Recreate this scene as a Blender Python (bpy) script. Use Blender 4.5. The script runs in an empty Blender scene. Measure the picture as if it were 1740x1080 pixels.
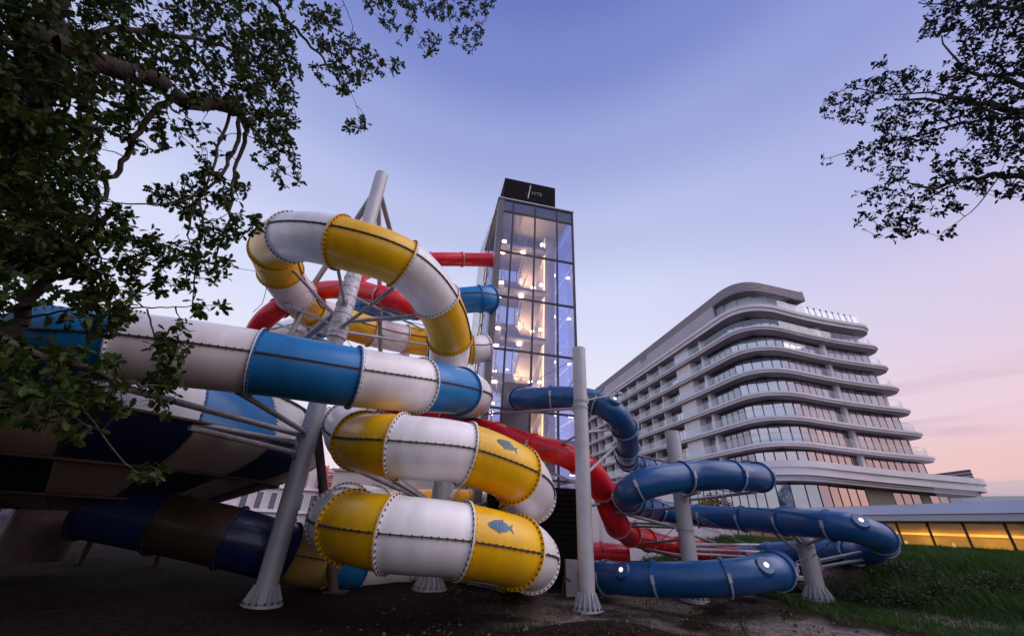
import bpy, math, random
import numpy as np
from mathutils import Vector, Matrix
random.seed(7); np.random.seed(7)
sc = bpy.context.scene
col = sc.collection
R_ = math.radians

# ------------------------------------------------------------------ camera
F = 665.0; CX, CY = 870.0, 540.0; H = 2.1           # focal length and centre in photo pixels (1740 wide)
_up = np.array([69.0, 1279.0, -F]); _up /= np.linalg.norm(_up)
_f = np.array([0, 0, -1.0]); _Y = _f - _up * _f.dot(_up); _Y /= np.linalg.norm(_Y); _X = np.cross(_Y, _up)
CAM = np.array([_X, _Y, _up])
cam = bpy.data.objects.new('camera', bpy.data.cameras.new('camera'))
col.objects.link(cam); sc.camera = cam
cam.data.sensor_width = 36; cam.data.lens = 36 * F / 1740; cam.data.clip_end = 3000; cam.data.clip_start = 0.05
m4 = Matrix.Identity(4)
for i in range(3):
    for j in range(3): m4[i][j] = CAM[i][j]
m4[2][3] = H
cam.matrix_world = m4

def ray(u, v): return CAM @ np.array([u - CX, -(v - CY), -F]) / F
def atZ(u, v, Z): return Vector(np.array([0, 0, H]) + ray(u, v) * Z)            # at axial depth Z
def atD(u, v, d):                                                                # at ground distance d
    r = ray(u, v); return Vector(np.array([0, 0, H]) + r * d / math.hypot(r[0], r[1]))
def proj(p):
    q = CAM.T @ (np.array(p) - [0, 0, H]); return CX + F * q[0] / -q[2], CY - F * q[1] / -q[2], -q[2]
def azd(az, d, z=0.0): return Vector((math.sin(R_(az)) * d, math.cos(R_(az)) * d, z))

# ------------------------------------------------------------------ sky and sun
w = bpy.data.worlds.new('World'); sc.world = w; w.use_nodes = True
nt = w.node_tree; N = nt.nodes; L = nt.links
for n in list(N): N.remove(n)
out = N.new('ShaderNodeOutputWorld'); bg = N.new('ShaderNodeBackground')
tc = N.new('ShaderNodeTexCoord')
nrm = N.new('ShaderNodeVectorMath'); nrm.operation = 'NORMALIZE'; L.new(tc.outputs['Generated'], nrm.inputs[0])
sep = N.new('ShaderNodeSeparateXYZ'); L.new(nrm.outputs[0], sep.inputs[0])
def ramp(stops, inp):
    r = N.new('ShaderNodeValToRGB'); r.color_ramp.interpolation = 'EASE'
    e = r.color_ramp.elements
    while len(e) > 1: e.remove(e[-1])
    e[0].position = stops[0][0]; e[0].color = (*stops[0][1], 1)
    for p, c in stops[1:]:
        x = e.new(p); x.color = (*c, 1)
    L.new(inp, r.inputs[0]); return r
def s2l(*c): return tuple(((x / 255 + .055) / 1.055) ** 2.4 if x > 10 else x / 255 / 12.92 for x in c)
cool = ramp([(0.0, s2l(165, 160, 180)), (0.05, s2l(228, 214, 226)), (0.3, s2l(220, 220, 238)), (0.48, s2l(206, 211, 238)), (0.64, s2l(180, 187, 226)), (0.77, s2l(150, 161, 212)), (0.87, s2l(118, 132, 196)), (0.95, s2l(90, 106, 178)), (1.0, s2l(78, 92, 166))], sep.outputs[2])
warm = ramp([(0.0, s2l(150, 120, 140)), (0.04, s2l(186, 150, 172)), (0.11, s2l(226, 182, 182)), (0.22, s2l(225, 196, 210)), (0.38, s2l(208, 194, 222)), (0.58, s2l(168, 170, 218)), (0.80, s2l(122, 132, 200)), (1.0, s2l(84, 98, 178))], sep.outputs[2])
dt = N.new('ShaderNodeVectorMath'); dt.operation = 'DOT_PRODUCT'; L.new(nrm.outputs[0], dt.inputs[0])
dt.inputs[1].default_value = (math.sin(R_(85)), math.cos(R_(85)), 0)
mr = N.new('ShaderNodeMapRange'); mr.interpolation_type = 'SMOOTHSTEP'
mr.inputs[1].default_value = 0.30; mr.inputs[2].default_value = 0.92; L.new(dt.outputs['Value'], mr.inputs[0])
mix = N.new('ShaderNodeMix'); mix.data_type = 'RGBA'; L.new(mr.outputs[0], mix.inputs[0])
L.new(cool.outputs[0], mix.inputs[6]); L.new(warm.outputs[0], mix.inputs[7])
# thin streaks of cloud low in the sky
mp = N.new('ShaderNodeMapping'); mp.inputs['Scale'].default_value = (2.2, 2.2, 26); mp.inputs['Rotation'].default_value = (R_(5), R_(4), 0); L.new(nrm.outputs[0], mp.inputs[0])
ns = N.new('ShaderNodeTexNoise'); ns.inputs['Scale'].default_value = 1.3; ns.inputs['Detail'].default_value = 6; L.new(mp.outputs[0], ns.inputs[0])
cr = ramp([(0.0, (0, 0, 0)), (0.50, (0, 0, 0)), (0.72, (1, 1, 1)), (1.0, (1, 1, 1))], ns.outputs[0])
lo = ramp([(0.0, (1, 1, 1)), (0.16, (.9, .9, .9)), (0.34, (0, 0, 0)), (1.0, (0, 0, 0))], sep.outputs[2])
mm = N.new('ShaderNodeMath'); mm.operation = 'MULTIPLY'; L.new(cr.outputs[0], mm.inputs[0]); L.new(lo.outputs[0], mm.inputs[1])
mm2 = N.new('ShaderNodeMath'); mm2.operation = 'MULTIPLY'; L.new(mm.outputs[0], mm2.inputs[0]); mm2.inputs[1].default_value = 0.6
mixc = N.new('ShaderNodeMix'); mixc.data_type = 'RGBA'; L.new(mm2.outputs[0], mixc.inputs[0]); L.new(mix.outputs[2], mixc.inputs[6]); mixc.inputs[7].default_value = (*s2l(188, 158, 182), 1)
sky = N.new('ShaderNodeTexSky'); sky.sky_type = 'NISHITA'; sky.sun_disc = False
SUN_AZ, SUN_EL = 102, 50
sky.sun_elevation = R_(3); sky.sun_rotation = R_(SUN_AZ)
sks = N.new('ShaderNodeVectorMath'); sks.operation = 'SCALE'; sks.inputs['Scale'].default_value = 0.012; L.new(sky.outputs[0], sks.inputs[0])
add = N.new('ShaderNodeVectorMath'); add.operation = 'ADD'; L.new(mixc.outputs[2], add.inputs[0]); L.new(sks.outputs[0], add.inputs[1])
L.new(add.outputs[0], bg.inputs[0]); bg.inputs[1].default_value = 0.95; L.new(bg.outputs[0], out.inputs[0])
sl = bpy.data.lights.new('sun', 'SUN'); sl.energy = 1.5; sl.angle = R_(60); sl.color = (1, .86, .84)
so = bpy.data.objects.new('sun', sl); col.objects.link(so)
_sd = Vector((math.sin(R_(SUN_AZ)) * math.cos(R_(SUN_EL)), math.cos(R_(SUN_AZ)) * math.cos(R_(SUN_EL)), math.sin(R_(SUN_EL))))
so.rotation_euler = (-_sd).to_track_quat('-Z', 'Y').to_euler()
sc.view_settings.view_transform = 'Standard'; sc.view_settings.look = 'None'; sc.view_settings.gamma = 1
sc.view_settings.exposure = 0.2; sc.view_settings.use_curve_mapping = False
sc.cycles.use_denoising = True; sc.cycles.max_bounces = 6; sc.cycles.transparent_max_bounces = 12
sc.cycles.sample_clamp_indirect = 3

# ------------------------------------------------------------------ materials
MATS = {}
def mat(name, c, rough=.5, metal=0.0, var=.12, scale=3.0, bump=0.0, bscale=None, coat=0.0, c2=None, emit=None, es=0.0, spec=.5, streak=False):
    if name in MATS: return MATS[name]
    m = bpy.data.materials.new(name); m.use_nodes = True; t = m.node_tree; n = t.nodes; l = t.links
    b = n['Principled BSDF']
    b.inputs['Roughness'].default_value = rough; b.inputs['Metallic'].default_value = metal
    b.inputs['Coat Weight'].default_value = coat; b.inputs['Coat Roughness'].default_value = .12
    b.inputs['Specular IOR Level'].default_value = spec
    tcn = n.new('ShaderNodeTexCoord')
    no = n.new('ShaderNodeTexNoise'); no.inputs['Scale'].default_value = scale; no.inputs['Detail'].default_value = 7; no.inputs['Roughness'].default_value = .6
    if streak:
        mpn = n.new('ShaderNodeMapping'); mpn.inputs['Scale'].default_value = (1, 1, .18); l.new(tcn.outputs['Object'], mpn.inputs[0]); l.new(mpn.outputs[0], no.inputs[0])
    else: l.new(tcn.outputs['Object'], no.inputs[0])
    mx = n.new('ShaderNodeMix'); mx.data_type = 'RGBA'
    mrn = n.new('ShaderNodeMapRange'); mrn.inputs[1].default_value = .3; mrn.inputs[2].default_value = .7; l.new(no.outputs[0], mrn.inputs[0]); l.new(mrn.outputs[0], mx.inputs[0])
    ca = tuple(x * (1 - var) for x in c) if c2 is None else c2
    cb = tuple(min(1, x * (1 + var)) for x in c) if c2 is None else c
    mx.inputs[6].default_value = (*ca, 1); mx.inputs[7].default_value = (*cb, 1)
    l.new(mx.outputs[2], b.inputs['Base Color'])
    mr2 = n.new('ShaderNodeMapRange'); mr2.inputs[3].default_value = max(0, rough - .06); mr2.inputs[4].default_value = min(1, rough + .1); l.new(no.outputs[0], mr2.inputs[0]); l.new(mr2.outputs[0], b.inputs['Roughness'])
    if bump:
        bn = n.new('ShaderNodeBump'); bn.inputs['Strength'].default_value = bump; bn.inputs['Distance'].default_value = .05
        n2 = n.new('ShaderNodeTexNoise'); n2.inputs['Scale'].default_value = bscale or scale * 4; n2.inputs['Detail'].default_value = 5; l.new(tcn.outputs['Object'], n2.inputs[0])
        l.new(n2.outputs[0], bn.inputs['Height']); l.new(bn.outputs[0], b.inputs['Normal'])
    if emit:
        b.inputs['Emission Color'].default_value = (*emit, 1); b.inputs['Emission Strength'].default_value = es
    MATS[name] = m; return m
def glassmat(name, tint, refl=.12, alpha_dark=.0, rough=.02, glow=(.8, .85, .95)):
    m = bpy.data.materials.new(name); m.use_nodes = True; t = m.node_tree; n = t.nodes; l = t.links
    for x in list(n): n.remove(x)
    o = n.new('ShaderNodeOutputMaterial'); tr = n.new('ShaderNodeBsdfTransparent'); tr.inputs[0].default_value = (*tint, 1)
    gl = n.new('ShaderNodeBsdfGlossy'); gl.inputs[0].default_value = (*glow, 1); gl.inputs['Roughness'].default_value = rough
    lw = n.new('ShaderNodeLayerWeight'); lw.inputs[0].default_value = .5; fr = n.new('ShaderNodeMath'); fr.operation = 'POWER'; fr.inputs[1].default_value = 4; l.new(lw.outputs['Facing'], fr.inputs[0])
    ma = n.new('ShaderNodeMath'); ma.operation = 'MULTIPLY_ADD'; ma.inputs[1].default_value = .6; ma.inputs[2].default_value = refl; ma.use_clamp = True
    l.new(fr.outputs[0], ma.inputs[0]); mx = n.new('ShaderNodeMixShader'); l.new(ma.outputs[0], mx.inputs[0]); l.new(tr.outputs[0], mx.inputs[1]); l.new(gl.outputs[0], mx.inputs[2]); l.new(mx.outputs[0], o.inputs[0])
    MATS[name] = m; return m
def emat(name, c, s):
    m = bpy.data.materials.new(name); m.use_nodes = True; b = m.node_tree.nodes['Principled BSDF']
    b.inputs['Base Color'].default_value = (*c, 1); b.inputs['Emission Color'].default_value = (*c, 1); b.inputs['Emission Strength'].default_value = s
    MATS[name] = m; return m
GC = dict(rough=.33, coat=.15, var=.15, scale=1.6, bump=.04, bscale=2.5, streak=True)
M_white = mat('gelcoat_white', (.90, .86, .88), **GC)
M_yellow = mat('gelcoat_yellow', (.93, .50, .006), **GC)
M_blue = mat('gelcoat_blue', (.016, .205, .52), **GC)
M_cream = mat('gelcoat_cream', (.46, .39, .34), **GC)
M_red = mat('gelcoat_red', (.72, .010, .022), **GC)
M_navy = mat('gelcoat_navy', (.008, .078, .23), **GC)
M_dnavy = mat('gelcoat_dark_navy', (.010, .022, .09), **GC)
M_dgrey = mat('dark_grey', (.045, .04, .045), rough=.7)  # along the slide seams this dark tone stands in for gap shadow and rust
M_bolt = mat('bolt_metal', (.10, .09, .09), rough=.5, metal=.6)
M_galv = mat('galvanised_steel', (.46, .47, .50), rough=.5, metal=.25, var=.10, scale=3, bump=.05, bscale=30)
M_galv2 = mat('galvanised_arm', (.36, .36, .39), rough=.5, metal=.35, var=.25, scale=6)
M_wrap = mat('plastic_wrap', (.62, .62, .68), rough=.25, var=.3, scale=6, bump=.6, bscale=9)
M_rust = mat('brown_primer_steel', (.085, .05, .045), rough=.6, var=.3)
M_cable = mat('steel_cable', (.22, .22, .25), rough=.5, metal=.6)
M_concrete = mat('slab_render', (.80, .76, .79), rough=.8, var=.10, scale=.4, bump=.05)
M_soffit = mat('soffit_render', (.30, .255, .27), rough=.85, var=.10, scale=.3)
M_wallw = mat('white_render', (.80, .75, .78), rough=.8, var=.08, scale=.3, bump=.05)
M_clad = mat('metal_cladding', (.44, .39, .45), rough=.5, metal=.3, var=.12, scale=.6)
M_frame = mat('dark_window_frame', (.030, .028, .036), rough=.45)
M_tframe = mat('tower_frame_metal', (.05, .046, .06), rough=.5, spec=.3)
M_tcorner = mat('tower_corner_panel', (.13, .12, .14), rough=.38, metal=.45, var=.15, scale=.5)
M_black = mat('black_cladding', (.009, .008, .009), rough=.8, var=.3, spec=.15)
M_door = mat('reddish_wood_panel', (.13, .055, .05), rough=.6, var=.25)
M_int = mat('interior_plaster', (.50, .47, .52), rough=.8)
M_intd = mat('interior_dark', (.06, .055, .07), rough=.6)
M_stair = mat('stair_concrete', (.32, .30, .36), rough=.7)
M_beige = mat('beige_stone_panel', (.36, .31, .29), rough=.7, var=.12, scale=.5)
M_bark = mat('bark', (.060, .045, .036), rough=.9, var=.4, scale=14, bump=.7, bscale=24)
M_soil = mat('soil', (.060, .042, .034), rough=.95, c2=(.028, .018, .015), scale=2, bump=.8, bscale=9)
def panemat(name, base, refl, tint=(.85, .85, .95), rough=.03):
    m = bpy.data.materials.new(name); m.use_nodes = True; t = m.node_tree; n = t.nodes; l = t.links
    for x in list(n): n.remove(x)
    o = n.new('ShaderNodeOutputMaterial'); df = n.new('ShaderNodeBsdfDiffuse')
    gl = n.new('ShaderNodeBsdfGlossy'); gl.inputs[0].default_value = (*tint, 1); gl.inputs['Roughness'].default_value = rough
    tcn = n.new('ShaderNodeTexCoord'); wv = n.new('ShaderNodeTexNoise'); wv.inputs['Scale'].default_value = 1.7; wv.inputs['Detail'].default_value = 3; l.new(tcn.outputs['Object'], wv.inputs[0])
    mx0 = n.new('ShaderNodeMix'); mx0.data_type = 'RGBA'; l.new(wv.outputs[0], mx0.inputs[0]); mx0.inputs[6].default_value = (*[x * .6 for x in base], 1); mx0.inputs[7].default_value = (*[x * 1.4 for x in base], 1); l.new(mx0.outputs[2], df.inputs[0])
    mx = n.new('ShaderNodeMixShader'); mx.inputs[0].default_value = refl; l.new(df.outputs[0], mx.inputs[1]); l.new(gl.outputs[0], mx.inputs[2]); l.new(mx.outputs[0], o.inputs[0])
    MATS[name] = m; return m
P_light = panemat('pane_curtained', (.30, .26, .30), .42)
P_mid = panemat('pane_reflecting', (.10, .10, .15), .55)
P_dark = panemat('pane_dark', (.03, .03, .045), .30)
P_blue = panemat('pane_tinted_blue', (.05, .09, .13), .45, tint=(.75, .85, .95))
P_sp = panemat('pane_spandrel', (.05, .055, .12), .14)
M_glass_rail = glassmat('balustrade_glass', (.90, .95, .97), refl=.07)
M_glass_tower = glassmat('tower_glass', (.80, .82, .95), refl=.09, glow=(.75, .8, 1))
E_warm = emat('lamp_warm', (1, .70, .34), 22)
E_white = emat('lamp_white', (1, .95, .9), .75)
E_strip = emat('lit_strip', (1, .66, .30), 1.6)

# ------------------------------------------------------------------ mesh helpers
class MB:
    def __init__(s): s.v = []; s.f = []; s.sm = []; s.mi = []
    def add(s, vs, fs, smooth=False, mi=0):
        o = len(s.v); s.v += [tuple(p) for p in vs]
        for f in fs: s.f.append(tuple(i + o for i in f)); s.sm.append(smooth); s.mi.append(mi)
    def box(s, c, sx, sy, sz, rz=0, mi=0, ax=None):
        c = Vector(c)
        if ax is None:
            a = Vector((math.cos(rz), math.sin(rz), 0)); b = Vector((-math.sin(rz), math.cos(rz), 0)); d = Vector((0, 0, 1))
        else: a, b, d = ax
        vs = [c + a * (i * sx / 2) + b * (j * sy / 2) + d * (k * sz / 2) for i in (-1, 1) for j in (-1, 1) for k in (-1, 1)]
        s.add(vs, [(0, 1, 3, 2), (4, 6, 7, 5), (0, 4, 5, 1), (2, 3, 7, 6), (0, 2, 6, 4), (1, 5, 7, 3)], mi=mi)
    def rod(s, p, q, r, r2=None, n=10, cap=True, mi=0, smooth=True):
        p = Vector(p); q = Vector(q); r2 = r if r2 is None else r2
        d = (q - p); 
        if d.length < 1e-6: return
        d.normalize(); a = d.orthogonal().normalized(); b = d.cross(a)
        vs = [p + (a * math.cos(t) + b * math.sin(t)) * r for t in [2 * math.pi * i / n for i in range(n)]] + [q + (a * math.cos(t) + b * math.sin(t)) * r2 for t in [2 * math.pi * i / n for i in range(n)]]
        s.add(vs, [(i, (i + 1) % n, n + (i + 1) % n, n + i) for i in range(n)], smooth, mi)
        if cap:
            s.add(vs[:n], [tuple(range(n))[::-1]], False, mi); s.add(vs[n:], [tuple(range(n))], False, mi)
    def quad(s, a, b, c, d, mi=0): s.add([a, b, c, d], [(0, 1, 2, 3)], mi=mi)
    def prism(s, pts, z0, z1, mi=0):
        n = len(pts); vs = [(p[0], p[1], z0) for p in pts] + [(p[0], p[1], z1) for p in pts]
        s.add(vs, [tuple(range(n))[::-1], tuple(range(n, 2 * n))] + [(i, (i + 1) % n, n + (i + 1) % n, n + i) for i in range(n)], mi=mi)
    def build(s, name, mats, parent=None, origin=None):
        me = bpy.data.meshes.new(name)
        if not isinstance(mats, (list, tuple)): mats = [mats]
        off = Vector(origin) if origin is not None else Vector((0, 0, 0))
        me.from_pydata([tuple(Vector(v) - off) for v in s.v], [], s.f); 
        for m in mats: me.materials.append(m)
        me.polygons.foreach_set('use_smooth', s.sm); me.polygons.foreach_set('material_index', s.mi)
        me.update()
        o = bpy.data.objects.new(name, me); col.objects.link(o)
        if parent is not None:
            o.parent = parent; o.location = off - world_loc(parent)
        else: o.location = off
        return o
def world_loc(o):
    p = Vector(o.location); q = o.parent
    while q is not None: p += Vector(q.location); q = q.parent
    return p
def tag(o, label, cat, group=None, kind=None):
    if label: o['label'] = label
    if cat: o['category'] = cat
    if group: o['group'] = group
    if kind: o['kind'] = kind
    return o
def empty(name, loc, label, cat, group=None):
    o = bpy.data.objects.new(name, None); col.objects.link(o); o.location = loc; o.empty_display_size = .3
    return tag(o, label, cat, group)
def struct(o): o['kind'] = 'structure'; return o

# ------------------------------------------------------------------ ground
def sst(a, b, x): 
    t = np.clip((x - a) / (b - a), 0, 1); return t * t * (3 - 2 * t)
def hgt(x, y):
    x = np.asarray(x, float); y = np.asarray(y, float)
    s = (x + y) * .7071
    h = 1.68 * sst(18.6, 26.5, s) * sst(9.5, 15.0, x + .1 * (y - 17))
    h = h + .30 * sst(13.5, 16.5, s) * sst(4.5, 7, x) * (1 - sst(8.5, 11.0, x))
    h = h + .05 * np.sin(x * 1.3 + y * .7) * np.cos(y * 1.1 - x * .5) + .02 * np.sin(x * 4.1) * np.sin(y * 3.7)
    h = h + .38 * np.exp(-(((x - 2.2) / 1.8) ** 2 + ((y - 9.9) / .9) ** 2))
    h = h - 1.0 * sst(34, 60, np.hypot(x, y)) * (x < 0)
    return h
xs = np.concatenate([[-1500, -600, -250, -120, -80], np.arange(-50, 50.1, .4), [80, 120, 250, 600, 1500]])
ys = np.concatenate([[-1500, -500, -150, -60, -30], np.arange(-15, 70.1, .4), [100, 150, 300, 700, 1500]])
XX, YY = np.meshgrid(xs, ys); ZZ = hgt(XX, YY)
me = bpy.data.meshes.new('ground'); nx = len(xs); ny = len(ys)
idx = np.arange(nx * ny).reshape(ny, nx)
q = np.stack([idx[:-1, :-1], idx[:-1, 1:], idx[1:, 1:], idx[1:, :-1]], -1).reshape(-1, 4)
me.from_pydata(np.stack([XX, YY, ZZ], -1).reshape(-1, 3).tolist(), [], q.tolist()); me.polygons.foreach_set('use_smooth', [True] * len(me.polygons))
gm = bpy.data.materials.new('ground_sand_and_soil'); gm.use_nodes = True; t = gm.node_tree; n = t.nodes; l = t.links; b = n['Principled BSDF']; b.inputs['Roughness'].default_value = 1.0; b.inputs['Specular IOR Level'].default_value = .06
tcn = n.new('ShaderNodeTexCoord')
def noise(sc_, det=6):
    x = n.new('ShaderNodeTexNoise'); x.inputs['Scale'].default_value = sc_; x.inputs['Detail'].default_value = det; l.new(tcn.outputs['Object'], x.inputs[0]); return x
def mixn(fac, a, b_):
    x = n.new('ShaderNodeMix'); x.data_type = 'RGBA'; l.new(fac, x.inputs[0])
    for k, c in ((6, a), (7, b_)):
        if isinstance(c, tuple): x.inputs[k].default_value = (*c, 1)
        else: l.new(c, x.inputs[k])
    return x.outputs[2]
def mrange(inp, a, b_):
    x = n.new('ShaderNodeMapRange'); x.inputs[1].default_value = a; x.inputs[2].default_value = b_; l.new(inp, x.inputs[0]); return x.outputs[0]
sand = mixn(mrange(noise(5).outputs[0], .35, .65), (.10, .085, .075), (.21, .175, .15))
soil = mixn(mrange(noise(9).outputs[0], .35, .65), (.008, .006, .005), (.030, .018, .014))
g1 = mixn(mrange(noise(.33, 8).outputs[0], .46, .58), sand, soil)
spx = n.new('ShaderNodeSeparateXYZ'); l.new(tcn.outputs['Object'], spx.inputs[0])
g2 = mixn(mrange(spx.outputs[0], -1.0, 2.2), soil, g1)  # left ground is all soil, its colour darkened to stand in for shade
gmul = n.new('ShaderNodeMath'); gmul.operation = 'MULTIPLY'; l.new(mrange(spx.outputs[2], .06, .3), gmul.inputs[0]); l.new(mrange(spx.outputs[0], 8.0, 10.0), gmul.inputs[1])
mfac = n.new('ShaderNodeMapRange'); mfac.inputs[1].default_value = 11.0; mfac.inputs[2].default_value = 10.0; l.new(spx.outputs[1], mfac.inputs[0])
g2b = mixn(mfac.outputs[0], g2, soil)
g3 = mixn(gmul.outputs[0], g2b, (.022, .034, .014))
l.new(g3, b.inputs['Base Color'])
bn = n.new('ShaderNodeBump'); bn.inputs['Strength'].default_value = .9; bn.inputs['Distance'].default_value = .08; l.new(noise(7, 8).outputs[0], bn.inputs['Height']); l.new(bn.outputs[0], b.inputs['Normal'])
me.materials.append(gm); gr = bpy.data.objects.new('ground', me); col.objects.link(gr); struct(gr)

# ------------------------------------------------------------------ tube slides
def catmull(P, n):
    out = []; ids = []
    P = [Vector(p) for p in P]; Q = [P[0] * 2 - P[1]] + P + [P[-1] * 2 - P[-2]]
    for i in range(len(P) - 1):
        p0, p1, p2, p3 = Q[i:i + 4]
        t01 = max((p1 - p0).length, 1e-3) ** .5; t12 = max((p2 - p1).length, 1e-3) ** .5; t23 = max((p3 - p2).length, 1e-3) ** .5
        m1 = (p2 - p1 + t12 * ((p1 - p0) / t01 - (p2 - p0) / (t01 + t12)))
        m2 = (p2 - p1 + t12 * ((p3 - p2) / t23 - (p3 - p1) / (t12 + t23)))
        for k in range(n):
            s = k / n; out.append((2 * s**3 - 3 * s**2 + 1) * p1 + (s**3 - 2 * s**2 + s) * m1 + (-2 * s**3 + 3 * s**2) * p2 + (s**3 - s**2) * m2)
    out.append(P[-1]); return out
class Slide:
    """pts: (u, v, width in photo pixels); tube of diameter D"""
    def __init__(s, pts, D, n=10):
        s.D = D; s.n = n
        s.P = catmull([atZ(u, v, F * D / d) for u, v, d in pts], n)
        m = len(s.P); s.T = [(s.P[min(i + 1, m - 1)] - s.P[max(i - 1, 0)]).normalized() for i in range(m)]
        s.S = []
        for t_ in s.T:
            a = t_.cross(Vector((0, 0, 1)))
            if a.length < .15 and s.S: a = s.S[-1]
            a = (a - t_ * a.dot(t_)).normalized()
            s.S.append(a)
        for _ in range(3):
            for i in range(1, m - 1):
                a = s.S[i - 1] + s.S[i] * 2 + s.S[i + 1]; s.S[i] = (a - s.T[i] * a.dot(s.T[i])).normalized()
        s.U = [s.S[i].cross(s.T[i]) for i in range(m)]
    def surf(s, i, th, r): 
        i = max(0, min(len(s.P) - 1.001, i)); k = int(i); f = i - k
        P = s.P[k].lerp(s.P[k + 1], f); S = s.S[k].lerp(s.S[k + 1], f).normalized(); U = s.U[k].lerp(s.U[k + 1], f).normalized()
        return P + (S * math.cos(th) + U * math.sin(th)) * r, S * math.cos(th) + U * math.sin(th), (s.P[k + 1] - s.P[k]).normalized()
    def shell(s, i0, i1, r, N=36):
        mb = MB(); vs = []
        for i in range(i0, i1 + 1):
            for k in range(N):
                t = 2 * math.pi * k / N; vs.append(s.P[i] + (s.S[i] * math.cos(t) + s.U[i] * math.sin(t)) * r)
        fs = [(a * N + k, a * N + (k + 1) % N, (a + 1) * N + (k + 1) % N, (a + 1) * N + k) for a in range(i1 - i0) for k in range(N)]
        mb.add(vs, fs, True); return mb
    def ring(s, mb, i, r0, r1, w_, N=36, mi=0, a0=0, a1=2 * math.pi, sh=0.0):
        t = s.T[i]; P0 = s.P[i] + t * sh; full = abs(a1 - a0 - 2 * math.pi) < 1e-6; M = N if full else N + 1; vs = []
        for k in range(M):
            a = a0 + (a1 - a0) * k / N; d = s.S[i] * math.cos(a) + s.U[i] * math.sin(a)
            vs += [P0 + d * r0 - t * w_ / 2, P0 + d * r1 - t * w_ / 2, P0 + d * r1 + t * w_ / 2, P0 + d * r0 + t * w_ / 2]
        fs = []
        for k in range(N):
            a = 4 * k; b = 4 * ((k + 1) % M)
            fs += [(a, b, b + 1, a + 1), (a + 1, b + 1, b + 2, a + 2), (a + 2, b + 2, b + 3, a + 3)]
        mb.add(vs, fs, False, mi)
    def bolts(s, mb, i, r, n, sz, w_, mi=1):
        t = s.T[i]
        for k in range(n):
            a = 2 * math.pi * (k + .5) / n; d = s.S[i] * math.cos(a) + s.U[i] * math.sin(a); e = t.cross(d)
            mb.box(s.P[i] + d * r, sz, sz, w_, ax=(d, e, t), mi=mi)
    def seam(s, mb, i0, i1, side, r, raft=True):
        vs = []; h = .04 if raft else .02; b = .011
        for i in range(i0, i1 + 1):
            d = s.S[i] * side; u = s.U[i]
            vs += [s.P[i] + d * (r - .01) - u * b, s.P[i] + d * (r + h) - u * b, s.P[i] + d * (r + h) + u * b, s.P[i] + d * (r - .01) + u * b]
        fs = []
        for a in range(i1 - i0):
            for k in range(3): fs.append((4 * a + k, 4 * a + k + 1, 4 * a + k + 5, 4 * a + k + 4))
        mb.add(vs, fs, False, 0)
        # bolts along it
        L_ = sum((s.P[i + 1] - s.P[i]).length for i in range(i0, i1)); nb = max(3, int(L_ / .14))
        for k in range(nb):
            x = i0 + (i1 - i0) * (k + .5) / nb; q_ = int(x); q_ = min(q_, i1 - 1); f = x - q_
            p = s.P[q_].lerp(s.P[q_ + 1], f) + s.S[q_] * side * (r + h * .6)
            mb.box(p, .03, .028, .06, ax=(s.S[q_], s.T[q_], s.U[q_]), mi=1)
    def near(s, u, v, side='bottom'):
        best = min(range(len(s.P)), key=lambda i: (proj(s.P[i])[0] - u) ** 2 + (proj(s.P[i])[1] - v) ** 2)
        return best
def flanged(root, S, i, m, raft=True, parent=None, prev=None):
    mb = MB(); r = S.D / 2
    if raft:
        S.ring(mb, i, r - .02, r + .075, .028, mi=0, sh=.017)
        S.ring(mb, i, r - .02, r + .075, .028, mi=2, sh=-.017)
        S.bolts(mb, i, r + .042, 38, .042, .10)
    else:
        S.ring(mb, i, r - .02, r + .055, .09, mi=0)
    return mb.build('flange', [m, M_bolt, prev or m], parent or root, origin=S.P[i])
def raft_slide(name, label, pts, cols, D, n=10):
    """cols[k] = colour of the span from control point k to k+1"""
    S = Slide([p[:3] for p in pts], D, n)
    root = empty(name, (S.P[0].x, S.P[0].y, 0), label, 'water slide')
    for k, c in enumerate(cols):
        i0, i1 = k * n, (k + 1) * n
        seg = S.shell(i0, i1, D / 2).build('tube_segment', c, root, origin=S.P[(i0 + i1) // 2])
        flanged(root, S, i0, c, True, seg, cols[k - 1] if k else c)
        for sd in (1, -1):
            mb = MB(); S.seam(mb, i0, i1, sd, D / 2); mb.build('seam', [M_dgrey, M_bolt], seg, origin=S.P[i0])
    flanged(root, S, len(S.P) - 1, cols[-1], True)
    return root, S
W, Yl, B, C, DN = M_white, M_yellow, M_blue, M_cream, M_dnavy
M_tan = mat('gelcoat_tan', (.50, .34, .10), **GC)
yel_pts = [(824, 591, 46), (802, 594, 47), (775, 590, 47), (732, 583, 46), (688, 576, 47), (631, 563, 50), (575, 545, 52), (530, 528, 54), (503, 500, 60),
           (477, 460, 67), (466, 424, 72), (497, 403, 81), (578, 412, 89), (684, 448, 85), (742, 510, 78), (764, 574, 71), (752, 632, 62), (705, 655, 55), (640, 672, 54), (612, 692, 60),
           (592, 722, 75), (614, 748, 92), (679, 757, 103), (790, 769, 98), (876, 804, 92), (901, 842, 80), (872, 868, 62), (826, 860, 52), (780, 858, 50), (735, 858, 50), (668, 860, 53), (634, 859, 60),
           (588, 863, 76), (574, 881, 92), (596, 892, 106), (666, 904, 116), (784, 916, 112), (876, 935, 104), (902, 950, 90), (870, 962, 74), (815, 964, 66), (740, 964, 64), (655, 962, 66)]
yel_col = [{'w': W, 'y': Yl}[c] for c in 'wywywywywyywywywywywwywywywywywwwwywywywyw']
yellow, SY = raft_slide('raft_slide', 'yellow and white striped tube slide coiling in three big loops before the tower', yel_pts, yel_col[:len(yel_pts) - 1], 1.5)
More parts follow.
